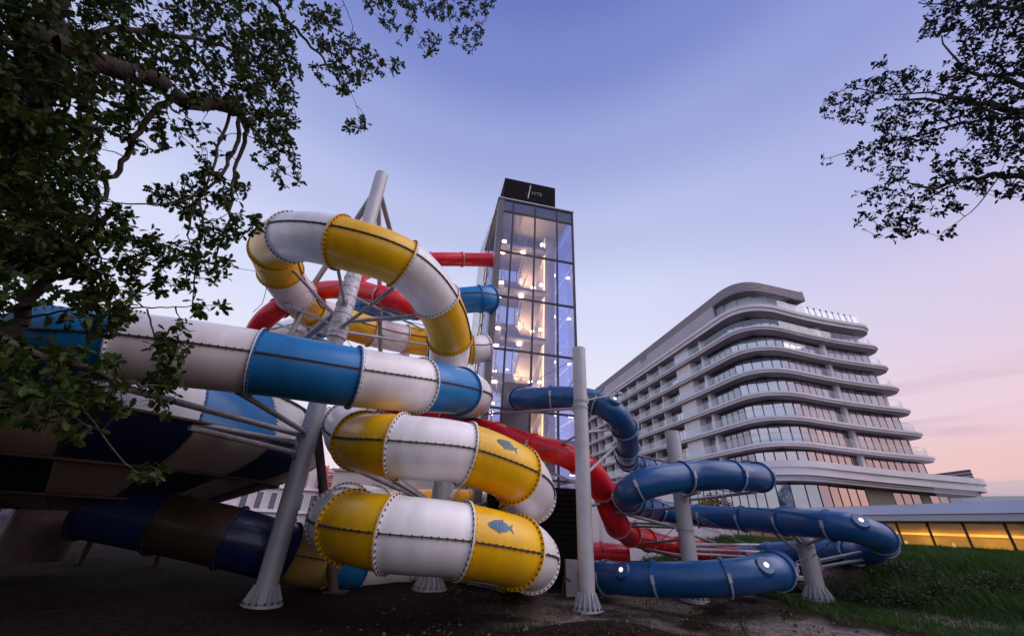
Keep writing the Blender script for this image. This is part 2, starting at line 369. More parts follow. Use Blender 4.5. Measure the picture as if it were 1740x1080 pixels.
blu_pts = [(832, 508, 44), (815, 508, 45), (770, 512, 45), (700, 520, 45), (620, 530, 45), (530, 556, 46), (430, 578, 47), (300, 592, 54), (180, 592, 66), (95, 588, 84), (50, 584, 104), (90, 585, 120), (222, 590, 118),
           (437, 615, 108), (601, 640, 99), (714, 654, 88), (780, 664, 76), (803, 673, 64), (775, 690, 52), (700, 700, 46), (620, 705, 44), (560, 715, 44)]
blu_col = [B, B, B, B, B, W, B, W, B, B, B, B, W, B, W, B, W, B, W, B, W]
blue, SB = raft_slide('raft_slide', 'blue and white striped tube slide sweeping above the bowl', blu_pts, blu_col, 1.5)
ex_pts = [(160, 862, 92), (282, 888, 90), (392, 912, 90), (486, 938, 86), (551, 952, 80), (600, 962, 74), (680, 968, 68)]
exs, SX = raft_slide('raft_slide', 'low dark blue and tan tube leaving the underside of the bowl', ex_pts, [DN, mat('gelcoat_brown_shaded', (.05, .032, .022), **GC), DN, M_tan, B, W], 1.5)  # the brown span has shade put into its colour

def body_slide(name, label, pts, D, m, straps, n=8, segn=1, ports=()):
    S = Slide(pts, D, n); root = empty(name, (S.P[0].x, S.P[0].y, 0), label, 'water slide')
    K = (len(S.P) - 1)
    # regular segments by length
    ln = [0]
    for i in range(K): ln.append(ln[-1] + (S.P[i + 1] - S.P[i]).length)
    cuts = [0]; nxt = segn
    for i in range(1, K + 1):
        if ln[i] >= nxt - .1: cuts.append(i); nxt = ln[i] + segn
    if cuts[-1] != K:
        if ln[-1] - ln[cuts[-1]] < segn * .5: cuts[-1] = K
        else: cuts.append(K)
    for a, b in zip(cuts[:-1], cuts[1:]):
        seg = S.shell(a, b, D / 2, 28).build('tube_segment', m, root, origin=S.P[(a + b) // 2])
        flanged(root, S, a, m, False, seg)
        mb = MB(); i = min(a + 1, K) ; S.ring(mb, a, D / 2 + .056, D / 2 + .075, .05, N=18, a0=math.pi * 1.02, a1=math.pi * 1.98)
        for e in (-1, 1): mb.box(S.P[a] + S.S[a] * e * (D / 2 + .075) + S.U[a] * .03, .04, .09, .22, ax=(S.S[a], S.T[a], S.U[a]))
        if straps: mb.build('strap', M_galv, seg, origin=S.P[a])
    for (u, v) in ports:
        i = S.near(u, v); k = min(range(24), key=lambda k: (lambda pr: (pr[0] - u) ** 2 + (pr[1] - v) ** 2 + (0 if (S.surf(i, 2 * math.pi * k / 24, D / 2)[1]).dot(Vector((0, 0, H)) - S.P[i]) > 0 else 1e6))(proj(S.surf(i, 2 * math.pi * k / 24, D / 2)[0])))
        p, nr, tg = S.surf(i, 2 * math.pi * k / 24, D / 2)
        mb = MB(); mb.rod(p - nr * .05, p + nr * .05, .27, .22, n=24); o = mb.build('porthole', m, root, origin=p)
        mb = MB(); mb.rod(p + nr * .045, p + nr * .075, .07, .065, n=20); mb.build('lens', E_white, o, origin=p)
    return root, S
red_pts = [(840, 442, 23), (800, 441, 23), (733, 441, 24), (680, 446, 24), (640, 455, 25), (612, 468, 26), (606, 485, 27), (640, 498, 27), (700, 518, 28), (735, 532, 29), (740, 536, 31), (707, 524, 33), (668, 509, 34), (630, 499, 33), (590, 493, 32), (545, 494, 31), (500, 510, 32),
           (462, 532, 34), (440, 556, 34), (432, 585, 34), (455, 615, 33), (540, 650, 31), (640, 680, 30), (720, 700, 30), (782, 719, 31), (834, 733, 35), (905, 757, 38), (958, 772, 40), (1000, 795, 40), (1020, 822, 39), (1030, 850, 38), (1042, 880, 38), (1062, 903, 35), (1100, 917, 32), (1150, 930, 31), (1205, 940, 32), (1250, 949, 34), (1295, 962, 36)]
red, SR = body_slide('body_slide', 'narrow red tube slide winding from the tower side behind the grey pillar', red_pts, .85, M_red, True, segn=1.9)
nav_pts = [(890, 674, 30), (882, 676, 34), (886, 677, 37), (922, 676, 39), (963, 676, 39.5), (1009, 682, 40), (1042, 700, 41), (1058, 720, 40), (1065, 745, 38), (1064, 770, 35), (1072, 786, 30), (1107, 794, 27), (1160, 797, 27), (1220, 798, 30), (1272, 802, 35), (1290, 810, 42), (1262, 809, 45), (1218, 806, 46),
           (1177, 808, 46), (1113, 817, 48), (1078, 829, 48), (1066, 845, 43), (1085, 858, 36), (1115, 866, 33), (1153, 872, 33), (1207, 877, 34), (1297, 883, 38), (1350, 887, 41), (1397, 891, 44), (1447, 896, 46), (1484, 908, 46), (1494, 923, 41), (1478, 933, 41), (1447, 935, 38), (1423, 936, 37), (1363, 938, 35), (1310, 940, 33),
           (1255, 946, 31), (1200, 955, 31), (1215, 962, 34), (1280, 961, 38), (1322, 963, 46), (1313, 970, 53), (1280, 975, 54), (1247, 979, 54), (1180, 983, 53), (1080, 983, 50), (1020, 979, 46), (985, 975, 43)]
navy, SN = body_slide('body_slide', 'dark blue tube slide coiling down right of the tall grey pillar', nav_pts, .90, M_navy, True, segn=1.8, ports=[(1043, 680), (1456, 889), (1287, 971), (1068, 973)])
rs_pts = [(990, 941, 38), (1010, 941, 38), (1028, 942, 38), (1046, 944, 38), (1062, 947, 38)]
rsh, SRS = body_slide('slide_exit', 'short red tube end standing low between the tall pillar and the wall', rs_pts, 1.0, M_red, False, segn=.9)
mb = MB(); Sx = SRS; i = len(Sx.P) - 1
mb.rod(Sx.P[i], Sx.P[i] + Sx.T[i] * .04, .56, n=28); mb.build('end_cover', M_red, rsh, origin=Sx.P[i])

# fish print on the two yellow segments: a thin sheet following the tube
def fish(S, u, v, L_, flip=1, tilt=0):
    i = S.near(u, v + 20); r = S.D / 2 + .006
    best = None
    for di in np.arange(-8, 8, .5):
        for k in range(72):
            th = 2 * math.pi * k / 72; p, nr, tg = S.surf(i + di, th, r)
            if nr.dot(Vector((0, 0, H)) - p) < 0: continue
            a = proj(p); e = (a[0] - u) ** 2 + (a[1] - v) ** 2
            if best is None or e < best[0]: best = (e, i + di, th)
    _, ic, tc_ = best
    root_len = (S.P[min(int(ic) + 1, len(S.P) - 1)] - S.P[int(ic)]).length
    outl = []
    for k in range(0, 21):
        a = math.pi * k / 20; outl.append((.5 * math.cos(a) * .78 - .1, .5 * .42 * math.sin(a) * (1 - .25 * math.cos(a))))
    top = outl; bot = [(x, -y * .9) for x, y in outl]
    mbm = MB()
    def pt(x, y, h=0):
        c_, s_ = math.cos(tilt), math.sin(tilt); x, y = x * c_ - y * s_, x * s_ + y * c_
        return S.surf(ic + flip * x * L_ / root_len, tc_ + y * L_ / r, r + h)[0]
    for k in range(20):
        for j in range(4):
            f0 = j / 4; f1 = (j + 1) / 4
            q_ = []
            for (kk, f) in ((k, f0), (k + 1, f0), (k + 1, f1), (k, f1)):
                x = top[kk][0]; y = top[kk][1] * (1 - f) + bot[kk][1] * f; q_.append(pt(x, y))
            mbm.add(q_, [(0, 1, 2, 3)], mi=0)
    # tail, dorsal fin, eye, gill, mouth line
    tx = -.10 - .39
    mbm.add([pt(tx + .03, .03), pt(tx + .03, -.03), pt(tx - .17, -.20), pt(tx - .10, 0), pt(tx - .17, .20)], [(0, 1, 3, 4), (1, 2, 3)][0:0] + [(0, 3, 4), (0, 1, 3), (1, 2, 3)], mi=0)
    mbm.add([pt(.1, .19, .003), pt(-.32, .30, .003), pt(-.28, .13, .003)], [(0, 1, 2)], mi=0)
    mbm.add([pt(.02, -.17, .003), pt(-.16, -.27, .003), pt(-.16, -.12, .003)], [(0, 1, 2)], mi=0)
    mbm.add([pt(.19 + .03 * math.cos(a), .05 + .03 * math.sin(a), .005) for a in np.linspace(0, 2 * math.pi, 9)[:-1]], [tuple(range(8))], mi=1)
    for gx in (.09, -.03, -.15, -.26):
        pp = [(gx + .03 * math.sin(t * math.pi), .13 - .26 * t) for t in np.linspace(0, 1, 7)]
        for a, b_ in zip(pp[:-1], pp[1:]): mbm.add([pt(a[0], a[1], .005), pt(a[0] + .018, a[1], .005), pt(b_[0] + .018, b_[1], .005), pt(b_[0], b_[1], .005)], [(0, 1, 2, 3)], mi=1)
    return mbm
Mf1 = mat('fish_print_blue', (.03, .15, .25), rough=.35, var=.25, scale=9); Mf2 = mat('fish_print_dark', (.012, .05, .09), rough=.4)
fp = fish(SY, 845, 891, .62, flip=-1, tilt=0).build('fish_print', [Mf1, Mf2], yellow); fp['label'] = 'blue fish print on the lowest loop'
Mf3 = mat('fish_print_teal', (.06, .14, .15), rough=.35, var=.25, scale=9)
fp = fish(SY, 856, 752, .60, flip=-1, tilt=.15).build('fish_print', [Mf3, Mf2], yellow); fp['label'] = 'faded grey blue fish print on the middle loop'

# ------------------------------------------------------------------ space bowl
BC = azd(-45, 19.7); BR = 7.15; NB = 20
bowl = empty('slide_bowl', (BC.x, BC.y, 0), 'huge striped funnel bowl hanging in the shade left of the mast', 'water slide')
prof = [(BR - .8, 5.45), (BR - .45, 5.1), (BR - .12, 4.55), (BR, 3.95)], [(BR, 3.95), (BR - .12, 3.65), (BR - .45, 3.35), (BR - .9, 3.08), (BR - 1.3, 2.9)], [(BR - 1.3, 2.9), (BR - 3.0, 2.2)], [(BR - 3.0, 2.2), (1.1, 1.75)]
A0 = math.atan2(-BC.y, -BC.x)
def bowl_panel(pr, k, m, th=.04):
    mb_ = MB(); a0 = A0 + (k - .5 + .28) * 2 * math.pi / NB; a1 = a0 + 2 * math.pi / NB - .004; ns_ = 5; vs = []
    for (r, z) in pr:
        for j in range(ns_ + 1):
            a = a0 + (a1 - a0) * j / ns_; vs.append((BC.x + r * math.cos(a), BC.y + r * math.sin(a), z))
    fs = [(i * (ns_ + 1) + j, i * (ns_ + 1) + j + 1, (i + 1) * (ns_ + 1) + j + 1, (i + 1) * (ns_ + 1) + j) for i in range(len(pr) - 1) for j in range(ns_)]
    mb_.add(vs, fs, True)
    # radial rib with bolts
    for (r, z), (r2, z2) in zip(pr[:-1], pr[1:]):
        p = Vector((BC.x + (r + .01) * math.cos(a0), BC.y + (r + .01) * math.sin(a0), z - .0)); q_ = Vector((BC.x + (r2 + .01) * math.cos(a0), BC.y + (r2 + .01) * math.sin(a0), z2))
        mb_.rod(p, q_, .028, n=6, mi=0, smooth=False)
        for s_ in range(5): mb_.box(p.lerp(q_, (s_ + .5) / 5), .05, .05, .05, mi=1)
    return mb_.build('shell_panel', [m, M_bolt], bowl)
for k in range(NB):
    for lv, (pr, ma, mb2) in enumerate(zip(prof, (M_white, DN, C, DN), (M_blue, C, DN, C))):
        bowl_panel(pr, k, ma if k % 2 == 0 else mb2)
for (r, z, h) in ((BR + .05, 3.95, .10), (BR - 1.22, 2.87, .09), (BR - 2.95, 2.15, .09), (BR - .7, 5.42, .10)):
    mb = MB()
    for k in range(60):
        a = 2 * math.pi * k / 60; b_ = 2 * math.pi * (k + 1) / 60
        mb.rod((BC.x + r * math.cos(a), BC.y + r * math.sin(a), z), (BC.x + r * math.cos(b_), BC.y + r * math.sin(b_), z), h / 2, n=6, cap=False)
    mb.build('rim_ring', M_rust, bowl)
mb = MB(); mb.rod((BC.x, BC.y, .4), (BC.x, BC.y, 1.85), .8, n=28); mb.build('drain', M_rust, bowl)
for k in (2.6, 3.6, 4.6, 5.6):
    a = A0 + 2 * math.pi * (k - .1) / 8; mb = MB(); r = BR - 3.6
    p = Vector((BC.x + r * math.cos(a), BC.y + r * math.sin(a), 0)); mb.rod(p - Vector((0, 0, .2)), p + Vector((0, 0, 2.1)), .11, n=10); mb.rod(p + Vector((0, 0, 2.0)), (BC.x + 1.3 * math.cos(a), BC.y + 1.3 * math.sin(a), 1.6), .07, n=8); mb.build('leg', M_rust, bowl)

# ------------------------------------------------------------------ steel pillars
SL = {'Y': SY, 'B': SB, 'X': SX, 'R': SR, 'N': SN}
PG = 'steel pillars carrying the slides'
def pillar(base_uv, d, top_uv, dia, label, arms=(), cables=(), stiff=True, cap_open=True, m=M_galv):
    azb = math.atan2(ray(*base_uv)[0], ray(*base_uv)[1]); x, y = math.sin(azb) * d, math.cos(azb) * d
    r_ = ray(*top_uv); zt = H + r_[2] / math.hypot(r_[0], r_[1]) * d
    zb = float(hgt(x, y)); root = empty('support_pillar', (x, y, zb), label, 'pillar', PG)
    mb = MB(); mb.rod((x, y, zb - .3), (x, y, zt), dia / 2, n=32, cap=True); mb.build('post', m, root, origin=(x, y, zb))
    if stiff:
        mb = MB(); mb.rod((x, y, zb - .06), (x, y, zb + .035), dia * .92, n=24); mb.build('base_plate', M_galv, root, origin=(x, y, zb))
        mb = MB()
        for k in range(16):
            a = 2 * math.pi * (k + .5) / 16; mb.rod((x + dia * .86 * math.cos(a), y + dia * .86 * math.sin(a), zb + .03), (x + dia * .86 * math.cos(a), y + dia * .86 * math.sin(a), zb + .10), .022, n=6)
        o = mb.build('anchor_bolts', M_bolt, root, origin=(x, y, zb)); o['kind'] = 'stuff'
        for k in range(16):
            a = 2 * math.pi * k / 16; c_, s_ = math.cos(a), math.sin(a); e = Vector((-s_, c_, 0)) * .009
            r0, r1 = dia / 2 - .005, dia * .84; vs = []
            for sgn in (-1, 1):
                for (r, z) in ((r0, .036), (r1, .036), (r1, .09), (r0 + .03, .42), (r0, .42)): vs.append(Vector((x + r * c_, y + r * s_, zb + z)) + e * sgn)
            mb = MB(); mb.add(vs, [(0, 1, 2, 3, 4), (9, 8, 7, 6, 5)] + [(i, 5 + i, 5 + (i + 1) % 5, (i + 1) % 5) for i in range(5)]); mb.build('gusset', M_galv, root, origin=(x, y, zb))
    def onp(v):                                   # point of the pillar axis seen at photo row v
        lo_, hi = zb - 3, zt + 8
        for _ in range(40):
            mid = (lo_ + hi) / 2
            if proj((x, y, mid))[1] > v: lo_ = mid
            else: hi = mid
        return Vector((x, y, lo_))
    for (v0, s, u, v, th) in arms:
        p = onp(v0)
        if s in SL:
            S = SL[s]; i = S.near(u, v); q_ = S.P[i] - S.U[i] * (S.D / 2 + .08) if th >= 0 else S.P[i] + S.U[i] * (S.D / 2 + .08)
            Z = proj(S.P[i])[2]; q_ = atZ(u, v, max(Z - .15, 2))
        else: q_ = atZ(u, v, s)
        dd = (q_ - p).normalized(); mb = MB(); mb.rod(p + dd * (dia / 2 - .02), q_, abs(th), n=10)
        mb.box(p + dd * (dia / 2 + .03), .20, .05, .26, rz=math.atan2(dd.y, dd.x) + math.pi / 2)
        if arms.index((v0, s, u, v, th)) < 2: mb.rod((x, y, p.z - .04), (x, y, p.z + .04), dia / 2 + .018, n=24)
        mb.box(q_, .2, .14, .10, rz=math.atan2(dd.y, dd.x))
        mb.build('arm', M_galv2, root, origin=p)
    for (v0, s, u, v) in cables:
        p = onp(v0); Z = proj(SL[s].P[SL[s].near(u, v)])[2] if s in SL else s
        mb = MB(); q_ = atZ(u, v, Z); mb.rod(p, q_, .013, n=6); 
        dd = (q_ - p); mb.rod(p + dd * .45, p + dd * .5, .028, n=6); mb.build('stay_cable', M_cable, root, origin=p)
    return root, onp, (x, y, zb, zt)
# main mast carrying the upper loops
mast, onm, mx_ = pillar((445, 1025), 13.4, (635, 292), .52, 'leaning grey mast rising highest through the yellow loops',
    arms=[(547, 'Y', 488, 448, .06), (560, 'Y', 677, 483, .06), (548, 'Y', 743, 533, .06), (556, 'Y', 472, 510, .06), (562, 'Y', 775, 593, .06), (585, 'B', 450, 542, .06), (520, 'Y', 572, 445, .05),
          (500, 'Y', 720, 560, .05), (575, 'Y', 505, 548, .05), (738, 'B', 410, 668, .07), (735, 'B', 590, 690, .06), (742, 8.2, 198, 655, .075), (755, 8.9, 170, 690, .08), (772, 9.0, 330, 728, .07),
          (600, 15.0, 690, 603, .05), (530, 'R', 595, 500, .04)],
    cables=[(470, 'Y', 600, 400), (530, 'Y', 640, 590), (530, 'Y', 700, 600), (560, 'Y', 615, 610), (520, 'Y', 750, 560), (590, 'Y', 510, 560), (480, 'Y', 500, 500), (540, 'R', 700, 540), (470, 'R', 620, 475), (500, 'R', 660, 520), (540, 'B', 455, 620), (575, 'Y', 560, 620)])
mb = MB(); p0, p1 = onm(575), onm(468); mb.rod(p0, p1, .31, .275, n=28, cap=True)
for k in range(7):
    p = p0.lerp(p1, (k + .5) / 7); mb.rod(p - Vector((0, 0, .03)), p + Vector((0, 0, .03)), .325 - .005 * k, n=28)
mb.build('plastic_wrap', M_wrap, mast, origin=p0)
tp = onm(318)
for (u, v, Z, r) in ((533, 483, 17.5, .12), (647, 640, 18.5, .10), (672, 425, 19.5, .11), (500, 590, 14.5, .12)):
    mb = MB(); q_ = atZ(u, v, Z); mb.rod(tp if v != 590 else onm(520), q_, r, n=14)
    if v == 483: mb.rod(q_, atZ(440, 690, 14.5), r, n=14)
    mb.build('brace', M_galv2, mast, origin=tp)
pil1, onp1, x1 = pillar((998, 1033), 13.6, (983, 592), .47, 'thick free standing grey pillar with round base plate right of the tower foot',
    arms=[(693, 18.5, 790, 705, .05), (682, 'N', 1052, 668, .03), (735, 'N', 1055, 727, .055), (810, 'N', 1062, 742, .055), (735, 'R', 958, 752, .04), (825, 'R', 930, 800, .045), (860, 'R', 1024, 855, .05)],
    cables=[(606, 19, 830, 690), (630, 'N', 935, 706), (762, 'R', 860, 762), (700, 'N', 1010, 700)])
pil2, onp2, x2 = pillar((1180, 1010), 16.5, (1146, 733), .52, 'grey pillar with crowded arms standing inside the dark blue coils',
    arms=[(900, 'R', 1022, 862, .055), (788, 'N', 1063, 770, .04), (948, 'R', 1090, 930, .05), (862, 'N', 1085, 866, .05), (845, 'N', 1185, 836, .05), (850, 'N', 1280, 836, .05), (893, 'N', 1160, 893, .05), (892, 'N', 1080, 888, .045), (896, 'R', 1060, 893, .045), (925, 'N', 1290, 925, .06), (932, 'N', 1310, 938, .055),
          (940, 'N', 1320, 948, .05), (905, 17, 1213, 921, .05), (945, 'R', 1110, 935, .05), (870, 'N', 1110, 846, .05), (958, 'N', 1250, 948, .045), (915, 'R', 1075, 925, .045)],
    cables=[(860, 'N', 1235, 902), (865, 'N', 1220, 898), (870, 'N', 1225, 905), (880, 'R', 1080, 960), (900, 'R', 1100, 955), (885, 'N', 1290, 930), (855, 'N', 1075, 885), (930, 'R', 1045, 905), (770, 'N', 1110, 800), (820, 'N', 1240, 835)])
pil3, onp3, x3 = pillar((1393, 1024), 20.7, (1352, 862), .60, 'short grey pillar standing at the toe of the grass bank',
    arms=[(928, 'N', 1345, 905, .055), (925, 'N', 1405, 912, .05), (955, 'N', 1480, 934, .05), (965, 'N', 1500, 945, .05), (950, 'N', 1315, 905, .045), (962, 'N', 1300, 950, .05), (970, 'N', 1450, 950, .04)],
    cables=[(945, 'N', 1330, 965), (950, 'N', 1430, 905), (960, 'N', 1500, 930)])
pil4, onp4, x4 = pillar((728, 1012), 15.6, (748, 812), .62, 'grey pillar half hidden between the two lower yellow loops',
    arms=[(862, 'Y', 600, 795, .06), (862, 'Y', 680, 812, .06), (858, 'Y', 780, 815, .06), (868, 'Y', 860, 850, .06), (870, 'Y', 905, 872, .05), (960, 'Y', 640, 955, .06), (965, 'Y', 770, 975, .06), (862, 'Y', 640, 800, .05), (975, 'Y', 905, 1005, .05)],
    cables=[(830, 'Y', 800, 880), (835, 'Y', 770, 870), (840, 'Y', 850, 880), (850, 'Y', 700, 880)])
pil5, onp5, x5 = pillar((640, 1000), 21.5, (634, 795), .42, 'thin grey pillar standing behind the lower yellow loops against the pale wall', arms=[(805, 'Y', 700, 690, .06)], stiff=False)
r0 = atD(536, 700, 15.5); b0 = atD(580, 900, 15.0); pil6 = empty('support_pillar', (b0.x, b0.y, 0), 'dark brown slanting steel prop behind the main mast', 'pillar', PG)
mb = MB(); mb.rod((b0.x + .25, b0.y, -.2), r0, .14, n=14); mb.build('post', M_rust, pil6); mb = MB(); mb.box((b0.x + .25, b0.y, .02), .6, .6, .04); mb.build('base_plate', M_rust, pil6)

# ------------------------------------------------------------------ glass stair tower
TL = azd(-3.7, 20.0); TR = azd(10.43, 21.35)
ta = (TR - TL); TW = ta.length; ta.normalize(); tb = Vector((-ta.y, ta.x, 0)); ZT = H + .9715 * 20; ZB = float(-1.2); TD = 6.0
tower = empty('stair_tower', (TL.x, TL.y, ZB), 'tall narrow glass stair tower lit inside with black box on its roof', 'tower')
def tp_(a, b, z): return Vector((TL.x, TL.y, 0)) + ta * a + tb * b + Vector((0, 0, z))
rzT = math.atan2(ta.y, ta.x)
def tbox(name, m, a0, a1, b0, b1, z0, z1, parent=None):
    mb = MB(); mb.box(tp_((a0 + a1) / 2, (b0 + b1) / 2, (z0 + z1) / 2), a1 - a0, b1 - b0, z1 - z0, rz=rzT); return mb.build(name, m, parent or tower)
FZ = [ZT - .55 - .42] + [H + e * 20 for e in (.757, .593, .424)]; FZ += [FZ[-1] - 3.3 * k for k in (1, 2, 3)]
# columns: wide left corner panel, mullions
co = tbox('corner_column', M_tcorner, -.02, .36, -.05, .55, ZB, ZT)
cols_a = [.36, 1.02, 2.55, 4.10, TW]
for a in cols_a[1:-1]: tbox('mullion', M_tframe, a - .045, a + .045, -.06, .10, ZB, ZT)
tbox('mullion', M_tframe, TW - .09, TW + .02, -.06, .12, ZB, ZT)
rows = [ZT] + FZ + [ZB]
for z in rows[:-1]:
    tbox('transom', M_tframe, .36, TW, -.045, .09, z - .05, z + .05)
tbox('roof_coping', M_galv, -.08, TW + .06, -.10, TD, ZT + .05, ZT + .14)
pans = {}
for i in range(len(rows) - 1):
    z1, z0 = rows[i] - .05, rows[i + 1] + .05
    for j in range(4):
        a0, a1 = cols_a[j] + .045, cols_a[j + 1] - .045
        m = M_glass_tower
        if i == 0: m = MATS['pane_spandrel']
        if i == 5 and j == 1: m = M_tcorner
        o = tbox('pane', m, a0, a1, 0, .02, z0, z1)
# slab/solid panel where the blue tube leaves
zc = SN.P[0].z
tbox('solid_panel', M_tcorner, 1.07, 2.50, -.03, -.005, zc - 1.6, zc + .75 + .2)
# left side face: thin vertical battens and glass
for k in range(13):
    b = .7 + k * (TD - .7) / 12; tbox('vertical_rod', M_tframe, -.05 - .03 * k, -.025 - .03 * k, b - .015, b + .015, ZB, ZT)
for k in range(3):
    b0_, b1_ = .6 + k * 1.8, .6 + (k + 1) * 1.8 - .04
    pass
for z in rows[:-1]: tbox('side_transom', M_galv, -.005, .04, .55, TD, z - .03, z + .03)
tbox('rear_column', M_galv, .05, .17, TD - .15, TD, ZB, ZT)
tbox('rear_column', M_tframe, TW - .3, TW, TD - .2, TD, ZB, ZT)
for k in range(4):   # right side and back glazing
    for i in range(len(rows) - 1):
        tbox('side_pane', M_glass_tower, TW - .02, TW, .12 + k * 1.45, .12 + (k + 1) * 1.45 - .04, rows[i + 1] + .06, rows[i] - .06)
for i in range(len(rows) - 1):
    for a in (.3, 1.5, 2.7, 3.8): tbox('rear_pane', M_glass_tower, a, a + 1.12, TD - .06, TD - .05, rows[i + 1] + .06, rows[i] - .06)
    for a in (.25, 1.45, 2.65): tbox('rear_mullion', M_tframe, a, a + .05, TD - .1, TD - .02, rows[i + 1], rows[i])
# interior: landings, flights, shaft
lp = []
for i, z in enumerate(FZ):
    tbox('landing', M_stair, .5, 3.6, 2.6, TD - .2, z + .05 - .75, z - .45)
    for s_, (a0, a1) in enumerate(((.9, 2.05), (2.2, 3.4))):
        zA = z - .6; zB_ = z - 1.65 - .6
        p = tp_((a0 + a1) / 2, 2.7, zA if s_ == 0 else zA - 3.3); q_ = tp_((a0 + a1) / 2, .75, zB_)
        mb = MB(); d = q_ - p; nst = 9
        n_ = d.normalized(); side = ta; upv = side.cross(n_)
        mb.box((p + q_) / 2, d.length, a1 - a0, .16, ax=(n_, side, upv)); 
        for t_ in range(nst):
            c_ = p.lerp(q_, (t_ + .5) / nst) + Vector((0, 0, .12)); mb.box(c_, a1 - a0, .24, .12, rz=rzT)
        mb.build('stair_flight', M_stair, tower)
        mb = MB()
        for e in (a0, a1):
            pp = p + ta * (e - (a0 + a1) / 2); qq = q_ + ta * (e - (a0 + a1) / 2)
            mb.rod(pp + Vector((0, 0, 1.05)), qq + Vector((0, 0, 1.05)), .03, n=6)
            for t_ in range(5): c_ = pp.lerp(qq, t_ / 4); mb.rod(c_, c_ + Vector((0, 0, 1.05)), .015, n=5)
        mb.build('handrail', M_galv, tower)
    tbox('half_landing', M_stair, .8, 3.5, .35, 1.0, z - 2.4, z - 2.2)
tbox('lift_shaft', M_int, 3.75, 4.45, 1.6, 3.4, ZB, ZT - 1.1)
tbox('lit_strip', E_strip, 3.72, 3.745, 1.55, 1.75, FZ[-2], FZ[0] - .9)
for i in range(len(FZ)):
    z = FZ[i]
    for (a, b, dz) in ((.75, 1.3, -1.5), (2.0, .9, -2.55), (3.1, 2.2, -.95), (.62, .7, -2.9), (2.7, 1.6, -1.9), (3.45, 1.3, -1.2), (4.7, 2.6, -2.7)):
        pass
        mb = MB(); p = tp_(a, b, z + dz); mb.rod(p - Vector((0, 0, .03)), p + Vector((0, 0, .03)), .14, n=12); mb.rod(p + Vector((0, 0, .03)), p + Vector((0, 0, .09)), .05, .02, n=8, mi=1); mb.build('lamp', [E_warm, M_tframe], tower, origin=p)
    if i < 6:
        ld = bpy.data.lights.new('stair_lamp', 'POINT'); ld.energy = 330; ld.color = (1, .55, .20); ld.shadow_soft_size = .15
        lo_ = bpy.data.objects.new('lamp_light', ld); col.objects.link(lo_); lo_.parent = tower; lo_.location = tp_(2.1, 2.2, z - 1.25) - Vector(tower.location)
M_gold = mat('gold_panel', (.80, .45, .08), rough=.6, var=.2, scale=1.5)
for j in range(5): tbox('wall_panel', M_gold, .5 + j * .78, .5 + j * .78 + .72, 1.75, 1.8, zc - 6.5, zc - 2.3)
for a in (1.2, 3.2):
    ld = bpy.data.lights.new('hall_lamp', 'POINT'); ld.energy = 70; ld.color = (1, .66, .30); ld.shadow_soft_size = .15
    lo_ = bpy.data.objects.new('lamp_light', ld); col.objects.link(lo_); lo_.parent = tower; lo_.location = tp_(a, 1.0, zc - 2.9) - Vector(tower.location)
    mb = MB(); p = tp_(a, 1.0, zc - 2.6); mb.rod(p - Vector((0, 0, .03)), p + Vector((0, 0, .03)), .10, n=12); mb.build('lamp', E_warm, tower, origin=p)
tbox('hall_ceiling', M_intd, .36, TW - .1, .12, 3, zc - 2.3, zc - 1.75)
# roof box with emblem
rb = tbox('roof_box', M_black, .42, 4.25, .9, 4.6, ZT + .35, ZT + 3.05)
tbox('roof_box_base', M_black, .9, 3.9, 1.3, 4.2, ZT + .14, ZT + .35)
for k in range(12): tbox('louvre', M_black, .40, 4.27, .86, .90, ZT + .42 + k * .215, ZT + .42 + k * .215 + .19)
mb = MB(); mb.box(tp_(2.28, .85, ZT + 2.1), .07, .03, 1.35, ax=(Vector(ta) * math.cos(.12) + Vector((0, 0, 1)) * -math.sin(.12), tb, Vector((0, 0, 1)) * math.cos(.12) + ta * math.sin(.12)))
mb.build('emblem_stroke', mat('emblem_silver', (.6, .58, .6), rough=.4), tower)
mb = MB(); mb.box(tp_(2.10, .85, ZT + 1.75), .06, .03, .6, ax=(ta * math.cos(.35) + Vector((0, 0, 1)) * math.sin(.35), tb, Vector((0, 0, 1)) * math.cos(.35) - ta * math.sin(.35))); mb.build('emblem_stroke', MATS['dark_grey'], tower)
def text(name, body, size, p, ux, upv, m, parent, ext=.01):
    cu = bpy.data.curves.new(name, 'FONT'); cu.body = body; cu.size = size; cu.extrude = ext; cu.align_x = 'CENTER'; cu.align_y = 'CENTER'
    o = bpy.data.objects.new(name, cu); col.objects.link(o); cu.materials.append(m)
    nn = ux.cross(upv); mt = Matrix((ux, upv, nn)).transposed().to_4x4(); o.parent = parent; mt.translation = p - world_loc(parent)
    bpy.context.view_layer.update(); me = bpy.data.meshes.new_from_object(o); bpy.data.objects.remove(o); o = bpy.data.objects.new(name, me); col.objects.link(o); o.parent = parent; o.matrix_local = mt; return o
text('lettering', 'HTB', .42, tp_(2.85, .84, ZT + 2.0), ta, Vector((0, 0, 1)), mat('letter_grey', (.22, .21, .23), rough=.5), tower)
# black louvred plant room at the tower foot
pl = atD(912, 975, 17.4); pr_ = atD(979, 972, 17.6)
pb = empty('plant_room', (pl.x, pl.y, -.2), 'black louvred box between the lower yellow loops and tall pillar', 'cabin')
dirp = Vector((1, .06, 0)).normalized(); cpl = azd(4.6, 18.1)
x0p, x1p = -.4, 3.0
zt_ = H + .0765 * 17.3
mb = MB(); mb.box((1.2, 18.4, (zt_ - .6) / 2), 3.7, 2.2, zt_ + .6, rz=.06); mb.build('body', M_black, pb)
for k in range(18):
    z = -.2 + (zt_ + .1) * (k + .5) / 18; mb = MB(); mb.box((1.26, 17.27, z), 3.66, .05, .10, rz=.06); mb.build('louvre', M_black, pb)
